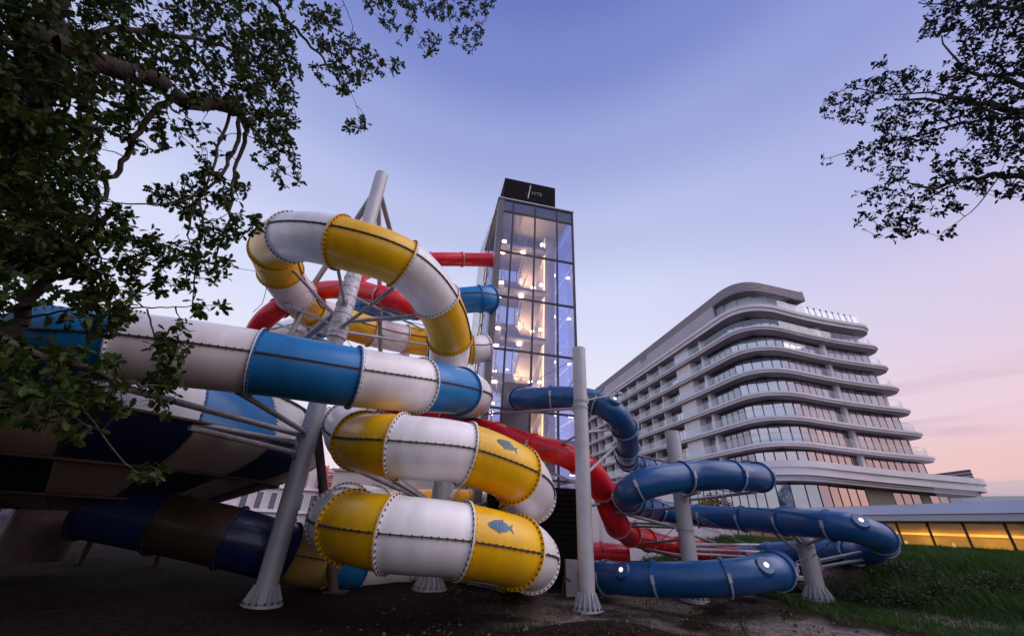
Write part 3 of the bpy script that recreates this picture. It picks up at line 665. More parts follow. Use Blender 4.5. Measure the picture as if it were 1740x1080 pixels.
# electrical cabinet
cb = atD(974, 1022, 16.2); cab = empty('electrical_cabinet', (cb.x, cb.y, 0), 'small pale grey cabinet beside the foot of the tall pillar', 'cabinet')
mb = MB(); mb.box((cb.x, cb.y, .5), .5, .35, 1.05); mb.build('body', mat('cabinet_grey', (.40, .40, .43), rough=.5), cab); mb = MB(); mb.box((cb.x, cb.y - .18, .5), .42, .012, .9); mb.build('door', mat('cabinet_door', (.36, .36, .39), rough=.5), cab)
mb = MB(); mb.rod((cb.x - .1, cb.y - .2, .4), (cb.x - .35, cb.y - .4, .55), .02, n=6); mb.rod((cb.x - .35, cb.y - .4, .55), (cb.x - .45, cb.y - .5, 0), .02, n=6); mb.build('hose', M_dgrey, cab)

# ------------------------------------------------------------------ pool hall wall
hall = empty('pool_hall', (0, 30, 0), 'long low windowless pale wall of the pool hall behind the slides', 'building')
mb = MB(); mb.prism([(-12.0, 30.0), (10.2, 28.3), (12.9, 28.2), (13.2, 44), (-14, 46)], -1.2, 4.72); mb.build('wall', M_wallw, hall)
mb = MB(); vs = [(12.9, 28.2, -.8), (14.6, 27.6, -.8), (14.6, 27.6, 2.0), (12.9, 28.2, 3.6), (12.9, 28.6, -.8), (14.6, 28.0, -.8), (14.6, 28.0, 2.0), (12.9, 28.6, 3.6)]
mb.add(vs, [(0, 1, 2, 3), (7, 6, 5, 4), (3, 2, 6, 7), (1, 5, 6, 2), (0, 3, 7, 4)]); mb.build('wing_wall', M_wallw, hall)
mb = MB(); mb.prism([(-12.15, 29.85), (10.2, 28.14), (13.05, 28.05), (13.35, 44.1), (-14.1, 46.1)], 4.72, 4.86); mb.build('coping', M_galv, hall)
for k in range(7):
    x = -9 + k * 3.1; mb = MB(); mb.box((x, 29.98 - .0766 * (x + 12) - .005 - .02, 1.9), .02, .02, 5.4); mb.build('joint', M_clad, hall)

# ------------------------------------------------------------------ hotel
HC = Vector((31.8, 46.3, 0)); ha = Vector((-.156, .988, 0)); hb = Vector((.97, .243, 0)); nL = Vector((.988, .156, 0)); nF = Vector((-.243, .97, 0))
hotel = empty('hotel', (HC.x, HC.y, 0), 'large white terraced hotel with curved balcony slabs and glass balustrades', 'building')
SZ = [H + 38.7 * (.735 - .08 * k) + (.3 if k < 7 else 0) for k in range(8)]          # slab tops s1..s8
LEN_L, RND = 72.0, 5.6
def hpath(out_l=0.0, out_f=0.0, tip=21.8, wob=.4, start=LEN_L, RND=RND):
    """outer points and inward normals along left facade, round corner, front"""
    c = HC - nL * out_l * 1.0 - nF * out_f
    pts = []; nn = int((start - RND) / 1.5)
    for k in range(nn): pts.append((c + ha * (start - (start - RND) * k / nn), nL))
    for k in range(15):
        t_ = k / 14; p = (c + ha * RND) * (1 - t_) ** 2 + c * 2 * t_ * (1 - t_) + (c + hb * RND) * t_ ** 2; pts.append((p, (nL * (1 - t_) + nF * t_).normalized()))
    nf = 10
    for k in range(1, nf + 1): 
        t_ = k / nf; w_ = math.sin(t_ * math.pi) * wob
        pts.append((c + hb * (RND + (tip - RND) * t_) + nF * w_, nF))
    return pts
def slab(z, th, out=0.0, tip=21.8, name='balcony_slab', m=None, fascia=None, tr=2.4):
    pts = hpath(out, out, tip); outer = [p for p, n_ in pts]; inner = [p + n_ * 6.5 for p, n_ in pts]
    T = outer[-1]; tc0 = T + nF * tr
    for k in range(1, 10):
        a = math.pi * k / 9; outer.append(tc0 - nF * tr * math.cos(a) + hb * tr * 1.1 * math.sin(a)); inner.append(tc0 + nF * (.1 + (6.5 - tr) * k / 9))
    n_ = len(outer); mb = MB(); e = .12
    ob = [o + (i_ - o).normalized() * .25 for o, i_ in zip(outer, inner)]
    vs = []
    for lst, zz in ((inner, z), (outer, z), (outer, z - th * .45), (ob, z - th * .5), (ob, z - th), (inner, z - th)): vs += [(p.x, p.y, zz) for p in lst]
    fs = []
    for r in range(5):
        for k in range(n_ - 1): fs.append((r * n_ + k, r * n_ + k + 1, (r + 1) * n_ + k + 1, (r + 1) * n_ + k))
    o_ = len(mb.v); mb.v += vs
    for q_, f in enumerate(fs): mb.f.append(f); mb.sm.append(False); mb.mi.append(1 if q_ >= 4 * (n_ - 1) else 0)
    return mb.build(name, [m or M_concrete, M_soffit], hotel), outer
def walkpts(pts, step, start=0.0, end=None):
    """equally spaced points with normals along a list of (p, n)"""
    Ls = [0]
    for a, b_ in zip(pts[:-1], pts[1:]): Ls.append(Ls[-1] + (b_[0] - a[0]).length)
    end = Ls[-1] if end is None else min(end, Ls[-1]); s_ = start; o = []
    while s_ <= end:
        k = max(0, min(len(pts) - 2, next((i for i in range(len(Ls) - 1) if Ls[i + 1] >= s_), len(pts) - 2)))
        f = (s_ - Ls[k]) / max(1e-6, Ls[k + 1] - Ls[k]); o.append((pts[k][0].lerp(pts[k + 1][0], f), pts[k][1].lerp(pts[k + 1][1], f).normalized(), s_)); s_ += step
    return o
slabs = []
for k in range(7):
    th = .52 if k else .95
    o, outl = slab(SZ[k] + (.15 if k == 0 else 0), th, 0.0 if k else .15, 21.8 + .45 * k); slabs.append(outl)
wp = hpath(-1.9, -1.9, 21.0)
Ltot = sum((b_[0] - a[0]).length for a, b_ in zip(wp[:-1], wp[1:]))
L_left = LEN_L - RND; 
def vbox(mb, p, q_, z0, z1, off0, off1, n_, mi=0):
    a = p + n_ * off0; b_ = q_ + n_ * off0; c_ = q_ + n_ * off1; d = p + n_ * off1
    vs = [(a.x, a.y, z0), (b_.x, b_.y, z0), (c_.x, c_.y, z0), (d.x, d.y, z0), (a.x, a.y, z1), (b_.x, b_.y, z1), (c_.x, c_.y, z1), (d.x, d.y, z1)]
    mb.add(vs, [(0, 1, 5, 4), (1, 2, 6, 5), (2, 3, 7, 6), (3, 0, 4, 7), (4, 5, 6, 7), (3, 2, 1, 0)], mi=mi)
def window(p, q_, n_, z0, z1, pane, nl=1, fw=.07):
    mb = MB(); w_ = (q_ - p); 
    vbox(mb, p, q_, z0, z0 + fw, -.06, .06, n_); vbox(mb, p, q_, z1 - fw, z1, -.06, .06, n_)
    for k in range(nl + 1):
        c_ = p + w_ * (k / nl); d = w_.normalized() * fw / 2
        vbox(mb, c_ - d, c_ + d, z0 + fw + .001, z1 - fw - .001, -.06, .06, n_)
    fr = mb.build('window', M_frame, hotel, origin=((p + q_) / 2).xy.to_3d() + Vector((0, 0, z0)))
    for k in range(nl):
        mb = MB(); a = p + w_ * (k / nl) + w_.normalized() * fw / 2; b_ = p + w_ * ((k + 1) / nl) - w_.normalized() * fw / 2
        vbox(mb, a, b_, z0 + fw, z1 - fw, -.015, .015, n_)
        mb.build('pane', pane[k % len(pane)] if isinstance(pane, list) else pane, fr, origin=((p + q_) / 2).xy.to_3d() + Vector((0, 0, z0)))
for k in range(7):
    wp = hpath(-1.9, -1.9, 20.9 + .45 * k); Ltot = sum((b_[0] - a[0]).length for a, b_ in zip(wp[:-1], wp[1:]))
    ztop = SZ[k] - (.52 if k else .61) - .002; zfl = SZ[k + 1] if k < 6 else SZ[7] + .05
    zsill = zfl + .02
    # core wall behind everything
    mb = MB(); cw = hpath(-2.25, -2.25, 20.6 + .45 * k)
    for a, b_ in zip(cw[:-1], cw[1:]): vbox(mb, a[0], b_[0], zfl, ztop, 0, .25, (a[1] + b_[1]).normalized())
    e = cw[-1][0]; e2 = e + nF * 10; vbox(mb, e, e2, zfl, ztop, 0, .25, -hb)
    mb.build('wall', M_wallw, hotel)
    # front glazing (incl. corner)
    s0 = L_left - 3.6
    fl = walkpts(wp, 1.22, s0, Ltot)
    for i in range(len(fl) - 1):
        p, n_, s_ = fl[i]; q_ = fl[i + 1][0]; rel = s_ - L_left
        if 15.7 < rel < 16.6: continue                      # partition column
        pane = P_mid if rel < 7.5 else random.choice([P_light, P_light, P_mid, P_light])
        if rel < .5: pane = P_dark
        if 14.5 < rel <= 15.7: pane = P_dark
        window(p, q_ - (q_ - p) * .02, n_, zsill, ztop - .12, pane, 1, .10 if rel < 7.5 else .07)
        if k == 0 and i == 0: pass
    # partition columns / fins
    for rel in (16.0, -4.6):
        p = walkpts(wp, 1, L_left + rel, L_left + rel + .5)[0]; t_ = Vector((p[1].y, -p[1].x, 0))
        mb = MB(); vbox(mb, p[0] - t_ * .3, p[0] + t_ * .3, zfl, ztop - .001, -.55 if rel > 0 else -.6, .2, p[1]); mb.build('partition', M_wallw, hotel)
    # window band left of the corner column, then blank bay, then balcony bays
    def lp_(s_): return HC + nL * 1.9 + ha * (8.5 + s_)
    window(lp_(6.2), lp_(2.4), nL, zsill, ztop - .12, [P_mid, P_light, P_light])
    mb = MB(); vbox(mb, lp_(10.6), lp_(6.5), zfl, ztop - .002, -1.1, .2, nL); mb.build('blank_bay', M_wallw, hotel)
    nb = 11
    for j in range(nb):
        s1, s2 = 11.2 + j * 4.6, 11.2 + (j + 1) * 4.6
        window(lp_(s2 - 1.1), lp_(s1 + .3), nL, zsill, ztop - .14, random.choice([[P_mid, P_light], [P_light, P_mid], [P_mid, P_mid], [P_dark, P_light]]), 2 if j < 6 else 1)
        mb = MB(); vbox(mb, lp_(s2 - .35), lp_(s2 - 1.05), zsill, ztop - .14, -.10, .05, nL); mb.build('door_panel', M_door, hotel)
        mb = MB(); vbox(mb, lp_(s2 + .1), lp_(s2 - .1), zfl, ztop - .001, -1.25, .2, nL); mb.build('partition', M_wallw, hotel)
    # balustrade glass, one panel about 1.9 m wide
    rp = hpath(-.22, -.22, 21.4 + .45 * k)
    if k < 6:
        for i, (p, n_, s_) in enumerate(walkpts(rp, 1.95, LEN_L - RND - 46, None)):
            q2 = walkpts(rp, 1, s_ + 1.9, s_ + 1.95)
            if not q2: continue
            mb = MB(); vbox(mb, p, q2[0][0], zfl + .02, zfl + 1.05, -.01, .01, n_); mb.build('glass_panel', M_glass_rail, hotel)
        tcn_ = rp[-1][0]; c0 = tcn_ + nF * 2.1
        for a in range(4):
            a0, a1 = math.pi * a / 5, math.pi * (a + .95) / 5
            p = c0 - nF * 2.1 * math.cos(a0) + hb * 2.1 * math.sin(a0); q_ = c0 - nF * 2.1 * math.cos(a1) + hb * 2.1 * math.sin(a1)
            mb = MB(); vbox(mb, p, q_, zfl + .02, zfl + 1.05, -.01, .01, (c0 - p).normalized()); mb.build('glass_panel', M_glass_rail, hotel)
    mb = MB()                                             # handrail line
    for a, b_ in zip(rp[:-1], rp[1:]): mb.rod((a[0].x, a[0].y, zfl + 1.07 if k < 6 else zfl + .9), (b_[0].x, b_[0].y, zfl + 1.07 if k < 6 else zfl + .9), .018, n=4, cap=False)
    mb.build('handrail', M_galv, hotel)
# big lowest slab s8 with solid parapet
zs8 = SZ[7] - .25
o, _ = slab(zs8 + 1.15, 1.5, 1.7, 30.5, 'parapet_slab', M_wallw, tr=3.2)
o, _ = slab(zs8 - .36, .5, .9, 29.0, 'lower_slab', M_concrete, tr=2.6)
# hotel ground storey glazing
gp = hpath(-1.2, -1.2, 26); LG = sum((b_[0] - a[0]).length for a, b_ in zip(gp[:-1], gp[1:]))
zg1 = zs8 - .88
mb = MB(); cw = hpath(-2.0, -2.0, 26)
for a, b_ in zip(cw[:-1], cw[1:]): vbox(mb, a[0], b_[0], 0, zg1, 0, .3, (a[1] + b_[1]).normalized())
mb.build('wall', M_beige, hotel)
for i, (p, n_, s_) in enumerate(walkpts(gp, 1.5, L_left - 30, LG - .5)):
    q2 = walkpts(gp, 1, s_ + 1.5, s_ + 1.55)
    if not q2: continue
    rel = s_ - L_left
    if 13.5 < rel < 19 or 22.5 < rel < 25: 
        mb = MB(); vbox(mb, p, q2[0][0], .5, zg1 - .01, -.03, .1, n_); mb.build('stone_panel', M_beige, hotel); continue
    window(p, q2[0][0] - (q2[0][0] - p) * .01, n_, .5, zg1 - .01, P_blue if rel < 7 else random.choice([P_light, P_mid]), 1, .09)
# penthouse: grey clad storey, curved louvre crown, recessed white wall, roof posts
pz0, pz1 = SZ[0] + .16, H + 32.6
pp = hpath(-.05, -.05, 11.8, 0, RND=4.5)
lou = MB()
nlv = 14
for a, b_ in zip(pp[:-1], pp[1:]):
    if (a[0] - HC).dot(ha) > RND + 6: continue
for k in range(6):
    z = pz1 - .12 - k * .25; mbv = MB()
    for i, (a, b_) in enumerate(zip(pp[:-1], pp[1:])):
        s_ = (a[0] - HC).dot(ha)
        vbox(mbv, a[0], b_[0], z - .12, z, 0, .10, (a[1] + b_[1]).normalized())
    mbv.build('louvre', mat('crown_louvre', (.52, .47, .52), rough=.6), hotel)
mb = MB()
for a, b_ in zip(pp[:-1], pp[1:]): vbox(mb, a[0], b_[0], pz1 - 1.6, pz1 - .01, .12, .3, (a[1] + b_[1]).normalized())
e = pp[-1][0]; vbox(mb, e, e + nF * 6, pz1 - 1.6, pz1, 0, .25, -hb)
mb.build('crown_wall', mat('crown_backing', (.26, .24, .28), rough=.6), hotel)
mb = MB()
for a, b_ in zip(pp[:-1], pp[1:]):
    if (a[0] - HC).dot(ha) > 7.2: vbox(mb, a[0], b_[0], pz0 - .4, pz1 - 1.55, 0, .3, (a[1] + b_[1]).normalized())
mb.build('metal_cladding', M_clad, hotel)
for s_ in (22, 22.9, 23.8, 44, 45, 50, 51, 52):
    p = HC + nL * .05 + ha * (RND + s_); mb = MB(); vbox(mb, p - ha * .18, p + ha * .18, pz0 + 1.4, pz0 + 2.4, -.04, .02, nL); mb.build('vent_slot', M_frame, hotel)
ip = hpath(-1.8, -1.8, 11.6, 0, RND=4.5); mb = MB()
for a, b_ in zip(ip[:-1], ip[1:]):
    vbox(mb, a[0], b_[0], pz0 - .35, pz1 - 1.5, 0, .3, (a[1] + b_[1]).normalized())
mb.build('penthouse_wall', M_wallw, hotel)
for i, (p, n_, s_) in enumerate(walkpts(hpath(-.35, -.35, 20.8), 1.9, L_left - 3.8, None)):
    q_ = p + Vector((n_.y, -n_.x, 0)) * 1.82; mb = MB(); vbox(mb, p, q_, pz0 - .02, pz0 + 1.35, -.01, .01, n_); mb.build('glass_panel', M_glass_rail, hotel)
for k in range(8):
    p = HC + hb * (13.1 + k * 1.15) + nF * (.9 - .02 * k); mb = MB()
    mb.rod((p.x, p.y, pz0 - .05), (p.x - .12, p.y - .05, pz0 + 1.75), .09, n=8); mb.build('roof_post', M_tframe, hotel)
mb = MB(); mb.prism([(p[0] + n_ * .25).xy for p, n_ in []] or [tuple((HC + nL * .3 + ha * (LEN_L - .2)).xy), tuple((HC + nL * .3 + ha * 4.5).xy), tuple((HC + nL * 1.3 + nF * 1.3).xy), tuple((HC + hb * 4.5 + nF * .5).xy), tuple((HC + hb * 11.6 + nF * .4).xy), tuple((HC + hb * 11.6 + nF * 20).xy), tuple((HC + nL * 20 + ha * (LEN_L - .2)).xy)], pz1 - .3, pz1 - .05); mb.build('roof', M_clad, hotel)
# low rear wing seen beyond the right tip
rw = empty('rear_wing', (95, 80, 0), 'low grey clad block beyond the right tip of the hotel', 'building')
def pa(u, v, d): return atD(u, v, d)
a_ = atD(1577, 806, 104); b_ = atD(1655, 812, 98); c_ = atD(1725, 858, 92)
mb = MB(); mb.prism([(a_.x, a_.y), (b_.x, b_.y), (b_.x + 8, b_.y + 14), (a_.x, a_.y + 14)], 0, a_.z); mb.build('body', M_clad, rw)
for k in range(6): mb = MB(); vbox(mb, Vector((a_.x, a_.y, 0)), Vector((b_.x, b_.y, 0)), a_.z - .35 - k * .5, a_.z - .1 - k * .5, -.06, 0, Vector((0, 1, 0))); mb.build('louvre', mat('louvre_dark', (.11, .10, .12), rough=.6), rw)
mb = MB(); mb.prism([(b_.x - 4, b_.y - .5), (c_.x + 3, c_.y), (c_.x + 8, c_.y + 12), (b_.x, b_.y + 12)], 0, atD(1690, 842, 94).z); mb.build('lower_body', M_concrete, rw)

# ------------------------------------------------------------------ restaurant wing
rest = empty('restaurant_wing', (25, 30, 0), 'low flat roofed restaurant wing glowing yellow behind the grass bank', 'building')
RA = azd(54, 32.0); RB = azd(41, 39.2); RC_ = azd(24.7, 57.5)
rd = (RC_ - RA).normalized(); rn = Vector((rd.y, -rd.x, 0)); rn = rn if rn.x > 0 else -rn
def rz_(u, v, d): return atD(u, v, d).z
zr1 = H + 2.2; zr0 = H + 1.24
Lr = (RC_ - RA).length
def rbox(name, m, s0, s1, o0, o1, z0, z1, parent=None):
    p = RA + rd * s0; q_ = RA + rd * s1; mb = MB(); vbox(mb, p, q_, z0, z1, o0, o1, rn); return mb.build(name, m, parent or rest)
M_fas = mat('fascia_metal', (.42, .44, .52), rough=.4, metal=.3, var=.08, scale=.4)
rbox('roof', M_fas, -3, Lr + 2, .55, 12, zr1 - .1, zr1)
p = RA - rd * 3; q_ = RA + rd * (Lr + 2)
mb = MB(); vs = [p + rn * .0, q_ + rn * .0, q_ + rn * .55, p + rn * .55]
mb.add([(p.x, p.y, zr0 + .36), (q_.x, q_.y, zr0 + .36), ((q_ + rn * .55).x, (q_ + rn * .55).y, zr1 - .02), ((p + rn * .55).x, (p + rn * .55).y, zr1 - .02)], [(0, 1, 2, 3)]); mb.build('fascia', M_fas, rest)
rbox('lower_fascia', M_fas, -3, Lr + 2, .12, .5, zr0, zr0 + .33)
rbox('soffit', M_beige, -3, Lr + 2, .2, 12, zr0 - .02, zr0 + .05)
zf = 1.55
M_rwin = glassmat('restaurant_glass', (.93, .88, .78), refl=.05)
k = 0; s_ = .2
while s_ < Lr - 2:
    wdt = 2.05; fr = rbox('window', M_frame, s_, s_ + .07, 1.45, 1.57, zf - .6, zr0 - .02); p = rbox('pane', M_rwin, s_ + .07, s_ + wdt - .003, 1.5, 1.52, zf - .6, zr0 - .02, fr); s_ += wdt; k += 1
rbox('floor', M_beige, -3, Lr + 2, 1.3, 12, zf - .9, zf - .62)
rbox('rear_wall', mat('ochre_wall', (.80, .52, .08), rough=.8, var=.25, scale=.6), -3, Lr + 2, 7, 7.2, zf - .6, zr0 - .03)
rbox('light_cove', emat('cove_light', (1, .62, .10), .9), -2.5, Lr, 6.75, 6.95, zr0 - .64, zr0 - .50)
for (s0, mcol) in ((1.0, M_black), (-1.6, M_black), (-2.9, M_black)):
    rbox('column', mcol, s0 - (.35 if s0 < 0 else .2), s0 + (.35 if s0 < 0 else .2), .6, 1.2, -.2, zr0 - .03)
for s_, w_ in ((5.2, .9), (9.5, .7), (12.8, 1.1), (17, .8), (21, 1.2)):
    rbox('table', mat('table_red', (.45, .07, .04), rough=.5), s_, s_ + w_, 4.0, 4.8, zf - .6, zf + .12)
    rbox('shelf', M_wallw, s_ + 1.3, s_ + 1.45, 5.4, 5.6, zf - .6, zf + .7)
for k in range(6):
    ld = bpy.data.lights.new('cove', 'AREA'); ld.shape = 'RECTANGLE'; ld.size = 3.0; ld.size_y = 1.4; ld.energy = 75; ld.color = (1, .74, .28)
    lo_ = bpy.data.objects.new('ceiling_light', ld); col.objects.link(lo_); lo_.parent = rest; c_ = RA + rd * (1 + k * 4.2) + rn * 4.6; lo_.location = Vector((c_.x, c_.y, zr0 - .12)) - Vector(rest.location)
# glass screen on the roof at the right
for k in range(4):
    p = RA + rd * (-2.6 + k * 2.4) + rn * 1.2; q_ = p + rd * 2.3; mb = MB(); vbox(mb, p, q_, zr1, zr1 + 1.0, -.012, .012, rn); mb.build('roof_glass_screen', M_glass_rail, rest)

# ------------------------------------------------------------------ far left buildings seen below the bowl
lb = empty('office_building', (-30, 28, 0), 'grey low building with one orange lit window under the bowl at far left', 'building')
a_ = azd(-60, 40); b_ = azd(-33, 48)
mb = MB(); mb.prism([(a_.x, a_.y), (b_.x, b_.y), (b_.x - 3, b_.y + 8), (a_.x - 6, a_.y + 8)], -1.5, 2.75); mb.build('wall', M_wallw, lb)
dn = (b_ - a_).normalized(); nn_ = Vector((-dn.y, dn.x, 0)); nn_ = nn_ if nn_.y > 0 else -nn_
for k in range(12):
    p = a_ + dn * (1 + k * 1.9); mb = MB(); vbox(mb, p, p + dn * 1.35, -.2 if k % 3 else .0, 1.7, -.04, .04, nn_); fr = mb.build('window', M_frame, lb)
    mb = MB(); vbox(mb, p + dn * .08, p + dn * 1.27, -.1 if k % 3 else .1, 1.62, -.055, -.041, nn_); mb.build('pane', P_light if k % 4 else P_mid, fr)
p = a_ + dn * 6.2; mb = MB(); vbox(mb, p, p + dn * 2.4, 2.05, 2.5, -.08, -.02, nn_); o = mb.build('lit_window', emat('orange_window', (1, .36, .05), 1.5), lb)
ap = empty('apartment_block', (-24, 52, 0), 'white building under construction with tall windows seen below the bowl', 'building')
a_ = azd(-33, 58); b_ = azd(-17.5, 62); dn = (b_ - a_).normalized(); nn_ = Vector((-dn.y, dn.x, 0))
zt_ = 7.2
mb = MB(); vbox(mb, a_, b_, -1.5, zt_, 0, 8, nn_); mb.build('wall', mat('chalk_wall', (.55, .53, .55), rough=.8), ap)
for f_ in range(3):
    for k in range(11):
        p = a_ + dn * (.6 + k * 1.5); z = -.6 + f_ * 2.6; mb = MB(); vbox(mb, p, p + dn * .8, z, z + 1.9, -.05, .04, nn_); fr = mb.build('window', M_wallw, ap)
        mb = MB(); vbox(mb, p + dn * .07, p + dn * .73, z + .07, z + 1.83, -.07, -.051, nn_); mb.build('pane', P_dark, fr)
    mb = MB(); vbox(mb, a_, b_, -.85 + f_ * 2.6, -.7 + f_ * 2.6, -.35, 0, nn_); mb.build('balcony_slab', M_wallw, ap)
hs = empty('building_hoist', tuple(a_ + dn * 11.5), 'orange red scaffold hoist standing against the white building', 'scaffold')
M_or = mat('orange_paint', (.62, .10, .04), rough=.6)
for k in range(7):
    p = a_ + dn * 10.5 - nn_ * .8
    mb = MB(); mb.box(p + dn * .9 + Vector((0, 0, -.6 + k * 1.2)), 2.0, 1.0, .10, rz=math.atan2(dn.y, dn.x)); mb.build('platform', M_or, hs)
for k in range(4):
    p = a_ + dn * (10.5 + (k % 2) * 1.8) - nn_ * (.4 + .8 * (k // 2)); mb = MB(); mb.rod((p.x, p.y, -1), (p.x, p.y, 7.4), .10, n=6); mb.build('upright', M_or, hs)
for k in range(6):
    p = a_ + dn * 10.5 - nn_ * 1.25; q_ = p + dn * 1.8; z = -.6 + k * 1.2; mb = MB(); mb.rod((p.x, p.y, z), (q_.x, q_.y, z + 1.2), .06, n=6); mb.build('brace', M_or, hs)
# pale shed roof with rails beside the left loop
sh = empty('ramp_roof', tuple(atD(560, 930, 30)), 'grey sloping canopy roof with white rails beneath the construction site', 'canopy')
P4 = [atD(490, 905, 34), atD(548, 872, 34), atD(640, 900, 29), atD(620, 945, 29)]
mb = MB(); mb.add(P4 + [p - Vector((0, 0, .3)) for p in P4], [(0, 1, 2, 3), (7, 6, 5, 4), (0, 3, 7, 4), (1, 0, 4, 5), (2, 1, 5, 6), (3, 2, 6, 7)]); mb.build('roof_sheet', M_concrete, sh)
for k in range(4):
    p = P4[0].lerp(P4[3], .1 + .2 * k); q_ = P4[1].lerp(P4[2], .1 + .2 * k); mb = MB(); mb.rod(p + Vector((0, 0, .12)), q_ + Vector((0, 0, .12)), .05, n=6); mb.build('rail', M_wallw, sh)

# ------------------------------------------------------------------ trees
def leafmat(name, c1, c2):
    m = bpy.data.materials.new(name); m.use_nodes = True; t = m.node_tree; n = t.nodes; l = t.links
    b = n['Principled BSDF']; b.inputs['Roughness'].default_value = .55; b.inputs['Specular IOR Level'].default_value = .2
    g = n.new('ShaderNodeNewGeometry'); rr = n.new('ShaderNodeValToRGB'); rr.color_ramp.elements[0].color = (*c1, 1); rr.color_ramp.elements[1].color = (*c2, 1)
    tcn = n.new('ShaderNodeTexCoord'); no = n.new('ShaderNodeTexNoise'); no.inputs['Scale'].default_value = 1.3; no.inputs['Detail'].default_value = 5; l.new(tcn.outputs['Object'], no.inputs[0])
    ma = n.new('ShaderNodeMath'); ma.operation = 'MULTIPLY_ADD'; l.new(g.outputs['Random Per Island'], ma.inputs[0]); ma.inputs[1].default_value = .55; l.new(no.outputs[0], ma.inputs[2])
    mr_ = n.new('ShaderNodeMapRange'); mr_.inputs[1].default_value = .35; mr_.inputs[2].default_value = 1.15; l.new(ma.outputs[0], mr_.inputs[0]); l.new(mr_.outputs[0], rr.inputs[0]); l.new(rr.outputs[0], b.inputs['Base Color'])
    o = n['Material Output']; tl = n.new('ShaderNodeBsdfTranslucent'); l.new(rr.outputs[0], tl.inputs[0]); mx = n.new('ShaderNodeMixShader'); mx.inputs[0].default_value = .28
    l.new(b.outputs[0], mx.inputs[1]); l.new(tl.outputs[0], mx.inputs[2]); l.new(mx.outputs[0], o.inputs[0]); return m
M_leafL = leafmat('oak_leaves', (.011, .030, .006), (.055, .082, .011))
M_leafR = leafmat('dark_leaves', (.008, .012, .012), (.020, .028, .022))
# oak leaf outline in the unit frame (x along the leaf)
OAK = [(0, .03), (.14, .10), (.22, .07), (.32, .24), (.42, .13), (.54, .31), (.64, .15), (.78, .24), (.86, .11), (1.0, .0)]
def leaf_template(kind):
    if kind == 'oak':
        up_ = [(x, y) for x, y in OAK]; v = [(0, 0, 0)] ; pts = up_ + [(x, -y) for x, y in up_[-2::-1]]
        mid = [(x, 0) for x, y in OAK]
        v = []; f = []
        for x, y in OAK: v += [(x, y, .10 * abs(y) * 2 - .12 * x * x), (x, 0, -.12 * x * x), (x, -y, .10 * abs(y) * 2 - .12 * x * x)]
        for i in range(len(OAK) - 1):
            a = 3 * i; f += [(a, a + 3, a + 4, a + 1), (a + 1, a + 4, a + 5, a + 2)]
        return np.array(v), f
    P_ = [(0, 0), (.25, .2), (.55, .25), (.8, .16), (1, 0)]
    v = []; f = []
    for x, y in P_: v += [(x, y, .12 * abs(y) - .15 * x * x), (x, -y, .12 * abs(y) - .15 * x * x)]
    for i in range(len(P_) - 1): a = 2 * i; f.append((a, a + 2, a + 3, a + 1))
    return np.array(v), f
def rnd_frames(n_, droop=.35):
    d = np.random.normal(size=(n_, 3)); d[:, 2] -= droop; d /= np.linalg.norm(d, axis=1)[:, None]
    u_ = np.random.normal(size=(n_, 3)) * .7 + [0, 0, 1]; s_ = np.cross(u_, d); s_ /= np.linalg.norm(s_, axis=1)[:, None]; nn = np.cross(d, s_)
    return d, s_, nn
def leaves(name, pos, size, kind, m, parent, stuff=True, frames=None):
    tv, tf = leaf_template(kind); n_ = len(pos); d, s_, nn = frames if frames is not None else rnd_frames(n_)
    sz = size * np.random.uniform(.7, 1.2, n_) if np.isscalar(size) else size
    V = pos[:, None, :] + sz[:, None, None] * (tv[None, :, 0:1] * d[:, None, :] + tv[None, :, 1:2] * s_[:, None, :] + tv[None, :, 2:3] * nn[:, None, :])
    k = len(tv); F_ = (np.array(tf)[None] + (np.arange(n_) * k)[:, None, None]).reshape(-1, 4)
    me = bpy.data.meshes.new(name); me.vertices.add(n_ * k); me.vertices.foreach_set('co', V.reshape(-1)); nf = len(F_)
    me.loops.add(nf * 4); me.polygons.add(nf); me.loops.foreach_set('vertex_index', F_.reshape(-1)); me.polygons.foreach_set('loop_start', np.arange(nf) * 4); me.polygons.foreach_set('loop_total', np.full(nf, 4)); me.update(calc_edges=True)
    me.materials.append(m); o = bpy.data.objects.new(name, me); col.objects.link(o)
    if parent: o.parent = parent; o.location = -world_loc(parent)
    if stuff: o['kind'] = 'stuff'
    return o
def branch(mb, pts, r0, r1):
    C_ = catmull(pts, 5); n_ = len(C_)
    C_ = [c + Vector(np.random.normal(size=3)) * min(.03, r0 * .4) * (0 < i < n_ - 1) for i, c in enumerate(C_)]
    for i in range(n_ - 1): mb.rod(C_[i], C_[i + 1], r0 + (r1 - r0) * i / (n_ - 1), r0 + (r1 - r0) * (i + 1) / (n_ - 1), n=7, cap=False)
    return C_
